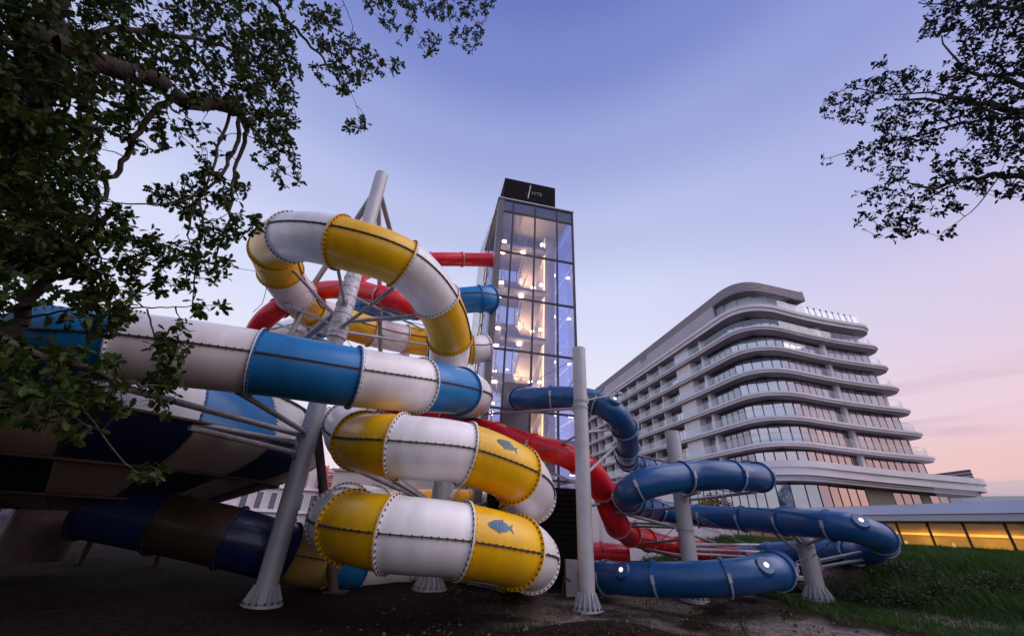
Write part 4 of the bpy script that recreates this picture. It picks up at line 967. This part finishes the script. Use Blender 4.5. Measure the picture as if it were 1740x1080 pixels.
def tree(label, trunk_base, trunk_top, limbs, regions, leaf, kind, m, per, nleafobj, depth_push=0, trunk_r=.3, extra=None):
    root = empty('oak_tree' if kind == 'oak' else 'broadleaf_tree', trunk_base, label, 'tree')
    mb = MB(); branch(mb, [trunk_base, (trunk_base + trunk_top) / 2 + Vector((.1, .1, 0)), trunk_top], trunk_r, trunk_r * .7); mb.build('trunk', M_bark, root)
    nodes = []
    for (pts, ra, rb_) in limbs:
        P_ = [p if isinstance(p, Vector) else atD(*p) for p in pts]; mb = MB(); C_ = branch(mb, P_, ra, rb_); mb.build('branch', M_bark, root); nodes += C_[1:]
    NA = np.array([tuple(c) for c in nodes])
    tw = MB(); P_all = []; inview = []
    for (poly, cnt, d0, d1) in regions:
        px = np.array(poly, float); lo_, hi = px.min(0), px.max(0); got = 0
        while got < cnt:
            u, v = np.random.uniform(lo_, hi); c = False; j = len(px) - 1
            for i in range(len(px)):
                if ((px[i][1] > v) != (px[j][1] > v)) and (u < (px[j][0] - px[i][0]) * (v - px[i][1]) / (px[j][1] - px[i][1]) + px[i][0]): c = not c
                j = i
            if not c: continue
            got += 1; p = np.array(atD(u, v, np.random.uniform(d0, d1)))
            P_all.append((p, d0))
    PP = np.array([p for p, _ in P_all]); n0 = len(NA)
    ord_ = np.argsort([np.min(np.linalg.norm(NA - p, axis=1)) for p in PP])
    got_ = [tuple(a) for a in NA]; buf = np.zeros((n0 + len(PP), 3)); buf[:n0] = NA; m_ = n0
    for k in ord_:
        p = PP[k]; dd = np.linalg.norm(buf[:m_] - p, axis=1) + np.random.uniform(0, .15, m_); j = int(np.argmin(dd)); q_ = buf[j]
        if dd[j] < 2.2:
            L_ = dd[j]; mid = (p + q_) / 2 + np.random.normal(size=3) * .10 * L_ + [0, 0, .05 * L_]; r_ = .009 if j < n0 else .006
            tw.rod(Vector(q_), Vector(mid), r_, r_ * .75, n=4, cap=False); tw.rod(Vector(mid), Vector(p), r_ * .75, .003, n=4, cap=False)
        buf[m_] = p; m_ += 1
    o = tw.build('twigs', M_bark, root); o['kind'] = 'stuff'
    pos = []; dirs = []
    for p, d0 in P_all:
        n_ = np.random.randint(per[0], per[1]); c_ = p + np.random.normal(size=(n_, 3)) * leaf * .22
        dr = np.random.normal(size=(n_, 3)); dr[:, 2] -= .3; dr /= np.linalg.norm(dr, axis=1)[:, None]; pos.append(c_); dirs.append(dr)
    pos = np.concatenate(pos); dirs = np.concatenate(dirs)
    ds = np.linalg.norm(pos - [0, 0, H], axis=1); order = np.argsort(ds); vis = []
    for k in order:
        u, v, Z = proj(pos[k])
        if Z > 0 and 5 < u < 1735 and 5 < v < 1000: vis.append(k)
        if len(vis) >= nleafobj: break
    vis = set(vis); rest_ = np.array([k for k in range(len(pos)) if k not in vis])
    def fr_(dd_):
        u_ = np.random.normal(size=dd_.shape) * .6 + [0, 0, 1]; s2 = np.cross(u_, dd_); s2 /= np.linalg.norm(s2, axis=1)[:, None]; return dd_, s2, np.cross(dd_, s2)
    leaves('foliage', pos[rest_], leaf, kind, m, root, frames=fr_(dirs[rest_]))
    if vis:
        tv, tf = leaf_template(kind); me_ = []
        for _ in range(3):
            me = bpy.data.meshes.new('leaf'); tv2 = tv.copy(); tv2[:, 2] += np.random.normal() * .1 * tv2[:, 0] ** 2; me.from_pydata(tv2.tolist(), [], tf); me.materials.append(m); me_.append(me)
        V_ = list(vis); d, s_, nn = fr_(dirs[V_])
        for i, k in enumerate(V_):
            o = bpy.data.objects.new('leaf', me_[i % 3]); col.objects.link(o); o.parent = root
            sz = leaf * random.uniform(.75, 1.2); mt = Matrix(((d[i][0], s_[i][0], nn[i][0]), (d[i][1], s_[i][1], nn[i][1]), (d[i][2], s_[i][2], nn[i][2]))).to_4x4() @ Matrix.Scale(sz, 4)
            mt.translation = Vector(pos[k]) - world_loc(root); o.matrix_local = mt
    if extra is not None: leaves('foliage', extra, leaf * 2.2, kind, m, root)
    return root
LT = Vector((-7.6, 2.6, 0)); LTop = Vector((-6.6, 3.4, 7.5))
limbsL = [([LTop, (60, 60, 6.0), (240, 130, 6.0), (330, 175, 6.1), (412, 188, 6.3)], .15, .085),
          ([(408, 186, 6.3), (400, 250, 6.3), (372, 300, 6.3), (335, 340, 6.3), (318, 400, 6.2)], .035, .012),
          ([(412, 190, 6.35), (414, 240, 6.4), (398, 300, 6.4), (388, 370, 6.3), (365, 450, 6.2)], .04, .010),
          ([(335, 325, 6.3), (345, 380, 6.2), (335, 440, 6.1), (326, 530, 6.0)], .018, .006),
          ([(390, 195, 6.3), (370, 250, 6.3), (352, 310, 6.2), (300, 345, 6.1), (200, 345, 6.0)], .025, .008),
          ([(300, 158, 6.05), (252, 200, 6.3), (215, 262, 6.5), (180, 320, 6.5), (150, 380, 6.5), (120, 430, 6.6)], .045, .014),
          ([LTop, (-60, 330, 6.5), (20, 285, 6.3), (60, 210, 6.3), (90, 120, 6.3), (110, 0, 6.3)], .14, .07),
          ([(-60, 660, 7.5), (25, 550, 7.2), (72, 482, 7.0), (130, 420, 6.9), (190, 360, 6.8)], .085, .03),
          ([(72, 482, 7.0), (110, 470, 6.8), (160, 450, 6.6), (240, 440, 6.4)], .02, .008),
          ([(45, 540, 7.1), (120, 527, 6.4), (230, 522, 5.9), (300, 522, 5.7), (372, 516, 5.6)], .014, .004),
          ([(250, 525, 5.9), (262, 570, 5.8), (270, 620, 5.7), (268, 670, 5.7)], .010, .005),
          ([(-80, 560, 5.6), (40, 590, 5.5), (130, 620, 5.5), (200, 645, 5.5), (270, 655, 5.5)], .045, .012),
          ([(80, 620, 5.5), (140, 690, 5.4), (190, 760, 5.4), (230, 800, 5.4), (262, 812, 5.4)], .012, .004),
          ([(110, -20, 6.5), (330, -60, 6.6), (440, -30, 6.7), (480, 25, 6.8), (510, 60, 6.9), (560, 110, 7.0), (585, 150, 7.0)], .07, .012),
          ([(480, -60, 6.8), (600, -40, 7.0), (700, -30, 7.1), (800, -40, 7.2)], .05, .02),
          ([(560, -50, 7.0), (590, 20, 7.0), (600, 45, 7.0)], .012, .006),
          ([(575, 120, 7.0), (600, 165, 7.0), (612, 200, 7.0)], .008, .004),
          ([(690, -20, 7.1), (700, 40, 7.1), (722, 70, 7.1)], .010, .004),
          ([(760, -20, 7.2), (765, 40, 7.2), (790, 70, 7.2)], .010, .004),
          ([(0, 170, 6.6), (120, 60, 6.8), (300, 60, 7.0), (420, 90, 7.2), (500, 110, 7.2)], .06, .012),
          ([(300, 60, 7.0), (380, 140, 7.0), (450, 170, 6.9), (500, 215, 6.9)], .03, .008),
          ([(412, 190, 6.35), (450, 250, 6.5), (480, 290, 6.6), (515, 310, 6.6)], .012, .005),
          ([(430, 530, 5.4), (445, 515, 5.4), (452, 465, 5.4), (430, 460, 5.4), (395, 455, 5.4)], .004, .003)]
regL = [([(-160, -140), (470, -140), (500, 60), (470, 150), (420, 175), (250, 190), (150, 230), (60, 300), (-160, 330)], 2150, 5.4, 8.4),
        ([(-100, 150), (170, 210), (180, 300), (150, 360), (60, 420), (-100, 420)], 430, 5.2, 7.2),
        ([(60, 380), (180, 330), (230, 370), (215, 420), (140, 440), (90, 425)], 75, 5.9, 6.8),
        ([(400, 60), (490, 40), (512, 120), (500, 240), (470, 260), (400, 200)], 210, 5.9, 7.2),
        ([(415, 190), (480, 200), (505, 260), (518, 310), (480, 325), (430, 270)], 45, 6.2, 6.9),
        ([(250, 330), (330, 280), (430, 310), (445, 390), (400, 405), (330, 400)], 90, 5.9, 6.7),
        ([(180, 400), (260, 390), (330, 390), (400, 395), (395, 470), (330, 490), (270, 500), (235, 440)], 85, 5.8, 6.6),
        ([(5, 410), (100, 430), (235, 440), (240, 490), (160, 510), (120, 470), (30, 455)], 85, 5.9, 6.8),
        ([(190, 190), (330, 200), (400, 230), (370, 280), (260, 260), (200, 240)], 45, 6.1, 6.9),
        ([(110, 500), (235, 495), (230, 560), (170, 575), (110, 545)], 45, 5.6, 6.3),
        ([(255, 535), (310, 540), (330, 600), (300, 660), (285, 700), (240, 680), (262, 620)], 42, 5.5, 5.9),
        ([(322, 512), (350, 508), (352, 540), (326, 540)], 5, 5.5, 5.8), ([(362, 512), (388, 515), (388, 532), (365, 530)], 3, 5.5, 5.8),
        ([(-60, 560), (100, 590), (215, 610), (230, 700), (130, 745), (60, 720), (-60, 690)], 120, 5.0, 6.2),
        ([(225, 795), (285, 800), (280, 825), (230, 825)], 6, 5.3, 5.5),
        ([(505, 0), (575, 10), (590, 80), (560, 95), (520, 60)], 60, 6.6, 7.3),
        ([(540, 80), (600, 60), (640, 90), (690, 105), (680, 125), (620, 140), (575, 125)], 85, 6.8, 7.3),
        ([(520, 110), (580, 110), (625, 125), (600, 165), (560, 150)], 40, 6.8, 7.2), ([(580, 200), (622, 192), (620, 222), (585, 222)], 14, 6.9, 7.1),
        ([(610, -10), (690, -10), (710, 20), (700, 55), (680, 80), (650, 40), (620, 15)], 70, 6.9, 7.3),
        ([(700, -10), (845, -10), (840, 20), (790, 25), (740, 35), (705, 15)], 90, 7.0, 7.4), ([(775, 20), (832, 15), (830, 60), (800, 95), (765, 80)], 50, 7.0, 7.4), ([(712, 60), (748, 45), (745, 108), (714, 105)], 24, 7.0, 7.3)]
# extra unseen crown, spread up, left and behind the camera to add shade
exN = 5200; e_ = np.random.uniform([-15, -11, 7.2], [1.5, 3.0, 13.5], (exN, 3)); e2_ = np.random.uniform([-17, 0, 2.2], [-8.2, 7, 13], (2600, 3)); EX = np.concatenate([e_, e2_])
keep = []
for p in EX:
    u, v, Z = proj(p); keep.append(not (Z > 0.05 and -10 < u < 1760 and -10 < v < 1090))
tree('spreading oak overhanging the upper left, its leaves lobed and green', LT, LTop, limbsL, regL, .105, 'oak', M_leafL, (6, 11), 280, trunk_r=.34, extra=EX[np.array(keep)])
RT = azd(66, 15.0); RTop = RT + Vector((0, 0, 6))
limbsR = [([RTop, (1900, 270, 12), (1740, 200, 11.5), (1640, 170, 11), (1520, 170, 10.5)], .13, .02),
          ([(1900, 270, 12), (1740, 145, 11.5), (1650, 125, 11), (1600, 60, 11)], .07, .012),
          ([(1760, 200, 11.5), (1650, 205, 11.2), (1560, 230, 11), (1470, 250, 10.8), (1400, 270, 10.8)], .035, .006),
          ([(1700, 195, 11.5), (1600, 160, 11), (1500, 160, 10.8), (1440, 150, 10.8), (1400, 175, 10.8)], .025, .006),
          ([RTop, (1880, 330, 12), (1740, 297, 11.5), (1660, 300, 11), (1580, 320, 10.8), (1530, 305, 10.8)], .09, .010),
          ([(1650, 300, 11), (1590, 330, 10.8), (1540, 360, 10.8), (1500, 390, 10.8)], .018, .005),
          ([(1700, 297, 11.4), (1650, 360, 11), (1600, 395, 11)], .012, .004),
          ([(1880, 60, 12), (1760, 20, 11.5), (1650, 10, 11), (1560, 5, 11)], .06, .010),
          ([(1620, 20, 11), (1610, 60, 11), (1560, 62, 11)], .012, .004),
          ([(1560, 150, 10.8), (1510, 120, 10.8), (1492, 108, 10.8)], .010, .004)]
regR = [([(1560, -20), (1760, -20), (1760, 70), (1700, 60), (1640, 75), (1600, 60), (1555, 65), (1580, 20)], 240, 10.2, 12),
        ([(1640, 70), (1760, 60), (1760, 260), (1680, 250), (1620, 220), (1600, 170), (1600, 110)], 370, 10.2, 12),
        ([(1390, 180), (1420, 150), (1480, 130), (1560, 110), (1620, 130), (1640, 220), (1560, 260), (1500, 220), (1440, 210), (1400, 200)], 300, 10.2, 11.5),
        ([(1480, 105), (1515, 95), (1515, 118), (1490, 120)], 8, 10.7, 11), ([(1392, 262), (1415, 262), (1412, 278), (1392, 278)], 3, 10.7, 11),
        ([(1440, 255), (1530, 220), (1560, 270), (1530, 310), (1480, 300), (1440, 285)], 100, 10.4, 11.3),
        ([(1580, 260), (1680, 250), (1760, 250), (1760, 345), (1700, 340), (1650, 320), (1590, 320)], 165, 10.4, 11.8),
        ([(1450, 330), (1520, 305), (1600, 310), (1640, 350), (1620, 365), (1560, 360), (1560, 400), (1500, 408), (1455, 390)], 140, 10.4, 11.2),
        ([(1570, 395), (1620, 385), (1625, 402), (1575, 408)], 6, 10.7, 11)]
tree('dark branches of a second tree reaching in from the upper right edge', RT, RTop, limbsR, regR, .092, 'oval', M_leafR, (5, 10), 0, trunk_r=.3)
for gi, (ga, gd, gh) in enumerate(((-64, 13, 9), (-76, 11, 10), (-90, 12, 10), (-60, 21, 11), (-68, 27, 12), (-106, 10, 11), (-126, 13, 11))):  # unseen oaks added out of view to keep light off the lower left
    gp_ = azd(ga, gd); n_ = 2600; dd_ = np.random.normal(size=(n_, 3)); dd_ /= np.linalg.norm(dd_, axis=1)[:, None]; dd_ *= np.random.uniform(.3, 1, n_)[:, None] ** .5
    pos = np.array([gp_.x, gp_.y, gh * .52]) + dd_ * [3.0, 3.0, gh * .52]
    az_ = np.degrees(np.arctan2(pos[:, 0], pos[:, 1])); pos = pos[(az_ < -51) | (az_ > 60)]
    rt = empty('oak_tree', gp_, ['unseen bushy oak added outside the left edge to shade the bowl', 'unseen oak added on the left to block sky light', 'unseen oak added beside the camera to block sky light', 'farther unseen oak added past the left edge for shade', 'farthest unseen oak added past the left edge for shade', 'unseen oak added directly left of the camera for shade', 'unseen tall oak added behind the camera on the left for shade', 'unseen tall oak added right behind the camera for shade'][gi], 'tree')
    mb = MB(); mb.rod(gp_ - Vector((0, 0, .3)), gp_ + Vector((0, 0, gh * .8)), .3, .08, n=10); mb.build('trunk', M_bark, rt)
    leaves('foliage', pos, .42, 'oak', M_leafL, rt)
# hedge-like shrubs near the restaurant
def shrub(name, label, c, rx, ry, rz, n_, size, m):
    root = empty(name, c, label, 'shrub'); d = np.random.normal(size=(n_, 3)); d /= np.linalg.norm(d, axis=1)[:, None]; d[:, 2] = np.abs(d[:, 2])
    d *= np.random.uniform(.55, 1.05, n_)[:, None]; pos = np.array(c) + d * [rx, ry, rz]; leaves('foliage', pos, size, 'oval', m, root)
    mb = MB()
    for k in range(6): a = random.uniform(0, 6.28); mb.rod(c, Vector(c) + Vector((math.cos(a) * rx * .6, math.sin(a) * ry * .6, rz * .8)), .03, .01, n=5)
    mb.build('stems', M_bark, root); return root
M_lyel = leafmat('yellow_leaves', (.10, .09, .02), (.30, .24, .05))
M_lbrn = leafmat('reddish_leaves', (.05, .02, .015), (.12, .05, .04))
shrub('shrub', 'yellow green shrub between the pillar and the hotel glazing', tuple(atD(1195, 872, 32)), 1.6, 1, .9, 900, .16, M_lyel)
shrub('shrub', 'reddish brown shrub right of the yellow one before the hotel glazing', tuple(atD(1218, 866, 33)), 1.2, .9, 1.1, 700, .16, M_lbrn)

# ------------------------------------------------------------------ grass on the bank, weeds on the sand
def grass(name, n_, xr, yr, hmin, hmax, cond, m, w_=.012):
    x = np.random.uniform(*xr, n_ * 3); y = np.random.uniform(*yr, n_ * 3); k = cond(x, y); x = x[k][:n_]; y = y[k][:n_]; n_ = len(x); z = hgt(x, y) - .02
    h = np.random.uniform(hmin, hmax, n_) * (.6 + .6 * (np.sin(x * 1.7) * np.cos(y * 1.3) * .5 + .5)); a = np.random.uniform(0, 6.28, n_); ln_ = np.random.uniform(.2, .9, n_) * h; la = np.random.uniform(-1.2, 1.6, n_) + 3.4
    b = np.stack([x, y, z], 1); s_ = np.stack([np.cos(a), np.sin(a), 0 * a], 1) * w_ * np.random.uniform(.7, 2.0, n_)[:, None]
    d = np.stack([np.cos(la) * ln_, np.sin(la) * ln_, h], 1)
    v = np.stack([b - s_, b + s_, b + d * [.4, .4, .6] + s_ * .8, b + d * [.4, .4, .6] - s_ * .8, b + d], 1).reshape(-1, 3)
    i = np.arange(n_) * 5; q_ = np.stack([i, i + 1, i + 2, i + 3], 1); t_ = np.stack([i + 3, i + 2, i + 4], 1)
    me = bpy.data.meshes.new(name); me.vertices.add(len(v)); me.vertices.foreach_set('co', v.reshape(-1)); me.loops.add(n_ * 7); me.polygons.add(n_ * 2)
    lv = np.concatenate([q_.reshape(-1), t_.reshape(-1)]); me.loops.foreach_set('vertex_index', lv)
    me.polygons.foreach_set('loop_start', np.concatenate([np.arange(n_) * 4, n_ * 4 + np.arange(n_) * 3])); me.polygons.foreach_set('loop_total', np.concatenate([np.full(n_, 4), np.full(n_, 3)])); me.update(calc_edges=True)
    me.materials.append(m); o = bpy.data.objects.new(name, me); col.objects.link(o); o['kind'] = 'stuff'; return o
M_gr = leafmat('bank_grass', (.022, .062, .018), (.085, .15, .040)); M_gr2 = leafmat('low_weeds', (.030, .045, .012), (.085, .10, .03))
def cb_(x, y):
    s = (x + y) * .7071; h = hgt(x, y); f = np.sin(x * 1.1 + .6 * y) + np.sin(y * 1.9 - x) + np.random.normal(size=x.shape) * .5
    return (h > .15) & ((f > -1.1) | (s > 23.0)) & (np.degrees(np.arctan2(x, y)) < 60) & (y > 6)
o = grass('bank_grass', 110000, (9, 34), (8, 36), .14, .42, cb_, M_gr); tag(o, 'long windblown grass covering the bank at right', 'grass')
def cs_(x, y): 
    f = np.sin(x * 2.1 + 1.3 * y) * np.sin(y * 2.7 - x * .8); return (f + np.random.normal(size=x.shape) * .25 > .55) & (hgt(x, y) < .5)
o = grass('sparse_grass', 5000, (0, 16), (9, 19), .04, .16, cs_, M_gr2, .008); tag(o, 'sparse low weeds scattered on the sandy ground', 'grass')
def cr_(x, y): 
    s = (x + y) * .7071; return (s > 16.6) & (s < 20.8) & (x > 9.0 + np.random.normal(size=x.shape) * .4)
o = grass('verge_grass', 26000, (9, 22), (6, 20), .05, .2, cr_, M_gr, .01); tag(o, 'short green grass along the toe of the bank', 'grass')
# soil heap and stones
def heap(name, label, c, rx, ry, rz, m, seed=0, cat='soil heap'):
    rs = np.random.RandomState(seed); mb = MB(); n1, n2 = 10, 26; vs = []
    for i in range(n1 + 1):
        for k in range(n2):
            r = i / n1; a = 2 * math.pi * k / n2; z = (1 - r * r) ** 1.2 * rz + rs.normal() * .10 * rz
            vs.append((c[0] + rx * r * math.cos(a) * (1 + .08 * rs.normal()), c[1] + ry * r * math.sin(a), c[2] + z - .05))
    mb.add(vs, [(i * n2 + k, (i + 1) * n2 + k, (i + 1) * n2 + (k + 1) % n2, i * n2 + (k + 1) % n2) for i in range(n1) for k in range(n2)], True); o = mb.build(name, m); return tag(o, label, cat)
M_rs = mat('red_soil', (.07, .045, .035), rough=.95, c2=(.04, .022, .018), scale=3, bump=.9, bscale=8)
p = atD(1440, 985, 23.0); heap('soil_heap', 'reddish soil heap at the left end of the grass bank', (p.x, p.y, float(hgt(p.x, p.y)) - .42), 2.4, 1.3, .75, M_rs, 3)
M_stone = mat('pale_stone', (.30, .29, .29), rough=.8, var=.2, scale=5)
LB = ['largest pale boulder behind the right end of the blue coil', 'flat pale boulder nearest the short pillar foot', 'small pale boulder on top of the pile by the short pillar', 'rounded pale boulder lowest in the pile behind the blue coil', 'pale boulder farthest left under the blue coil end']
for k, (u, v) in enumerate([(1325, 984), (1358, 984), (1343, 972), (1340, 994), (1302, 997)]):
    p = atD(u, v, 22.0); mb = MB(); r = (.40, .30, .22, .26, .22)[k]; bmv = []
    for i in range(5):
        for j in range(9):
            th = math.pi * (i + .5) / 5; a = 2 * math.pi * j / 9; rr = r * random.uniform(.8, 1.15); bmv.append((p.x + rr * math.sin(th) * math.cos(a) * 1.3, p.y + rr * math.sin(th) * math.sin(a), p.z + rr * math.cos(th) * (.5 if k == 1 else .8)))
    mb.add(bmv, [(i * 9 + j, (i + 1) * 9 + j, (i + 1) * 9 + (j + 1) % 9, i * 9 + (j + 1) % 9) for i in range(4) for j in range(9)] + [tuple(range(9)), tuple(range(44, 35, -1))])
    o = mb.build('boulder', M_stone); tag(o, LB[k], 'stone', 'boulders piled behind the blue coil')

# scrub on the lower face of the bank
M_scr = leafmat('scrub_leaves', (.016, .034, .012), (.060, .075, .028))
SLB = ['scrubby bush low on the bank nearest the short pillar', 'low spreading bush at the toe of the bank', 'dark bush halfway up the grass bank', 'ragged bush on the bank under the blue bend', 'small bush at the lower right of the bank', 'rounded bush near the right edge of the bank', 'tiny bush between the larger ones on the bank']
for k, (u, v, d, r, h_) in enumerate([(1440, 1005, 21.8, 1.1, .55), (1500, 1030, 21.2, 1.3, .45), (1545, 990, 23.2, 1.2, .5), (1480, 975, 23.6, 1.0, .5), (1625, 1035, 21.8, .9, .4), (1700, 1010, 23.0, 1.0, .45), (1570, 1040, 21.0, .6, .35)]):
    p = atD(u, v, d); z = float(hgt(p.x, p.y)); shrub('bush', SLB[k], (p.x, p.y, z - .05), r, r * .8, h_, int(900 * r), .10, M_scr)
# clods and gravel lying on the sand, too many to count
n_ = 5200; x = np.random.uniform(-9, 15, n_); y = np.random.uniform(8.3, 18, n_); k = (hgt(x, y) < .7) & (x > -2.5 + np.random.normal(size=n_)) & (np.sin(x * 1.1 + y) + np.random.normal(size=n_) * .8 > -.4); x = x[k]; y = y[k]; n_ = len(x); z = hgt(x, y)
base = np.array([(1, 0, 0), (-.5, .87, 0), (-.5, -.87, 0), (.35, .1, .7), (-.3, .3, .55), (0, -.4, .6)]); r = np.random.gamma(2.0, .011, n_) + .008
V = np.stack([x, y, z - .004], 1)[:, None, :] + base[None] * r[:, None, None] * np.random.uniform(.6, 1.3, (n_, 6, 3))
fc = [(0, 1, 4), (0, 4, 3), (1, 2, 5), (1, 5, 4), (2, 0, 3), (2, 3, 5), (3, 4, 5)]
fs = [tuple(a + 6 * i for a in f) for i in range(n_) for f in fc]
me = bpy.data.meshes.new('gravel'); me.from_pydata(V.reshape(-1, 3).tolist(), [], fs); me.materials.append(mat('gravel', (.15, .12, .10), rough=.95, var=.3, c2=(.04, .03, .025), scale=1.7)); o = bpy.data.objects.new('gravel', me); col.objects.link(o); o['kind'] = 'stuff'; tag(o, 'clods and small stones scattered over the bare ground', 'gravel')

# a few taller weeds standing on the sand
WL = ['thin tall weed just right of the tall pillar foot', 'small weed in front of the dark blue tube', 'leafy weed in the middle of the bare sand', 'thin weed near the lower edge right of centre', 'low weed before the short pillar foot']
for k, (u, v, d) in enumerate([(1040, 1052, 12.4), (1112, 1036, 13.4), (1190, 1050, 13.0), (1262, 1062, 13.0), (1330, 1045, 15.0)]):
    p = atD(u, v, d); z = float(hgt(p.x, p.y)); rt = empty('weed', (p.x, p.y, z), WL[k], 'weed', 'weeds growing on the sand')
    mb = MB(); tips = []
    for j in range(9):
        a = random.uniform(0, 6.28); h_ = random.uniform(.15, .42); q_ = Vector((p.x + .12 * math.cos(a), p.y + .12 * math.sin(a), z + h_)); mb.rod((p.x, p.y, z), q_, .005, .002, n=4, cap=False)
        for t_ in (.4, .6, .8, 1): tips.append(tuple(Vector((p.x, p.y, z)).lerp(q_, t_)))
    o = mb.build('stems', M_gr2, rt); leaves('foliage', np.array(tips), .07, 'oval', M_gr2, rt)
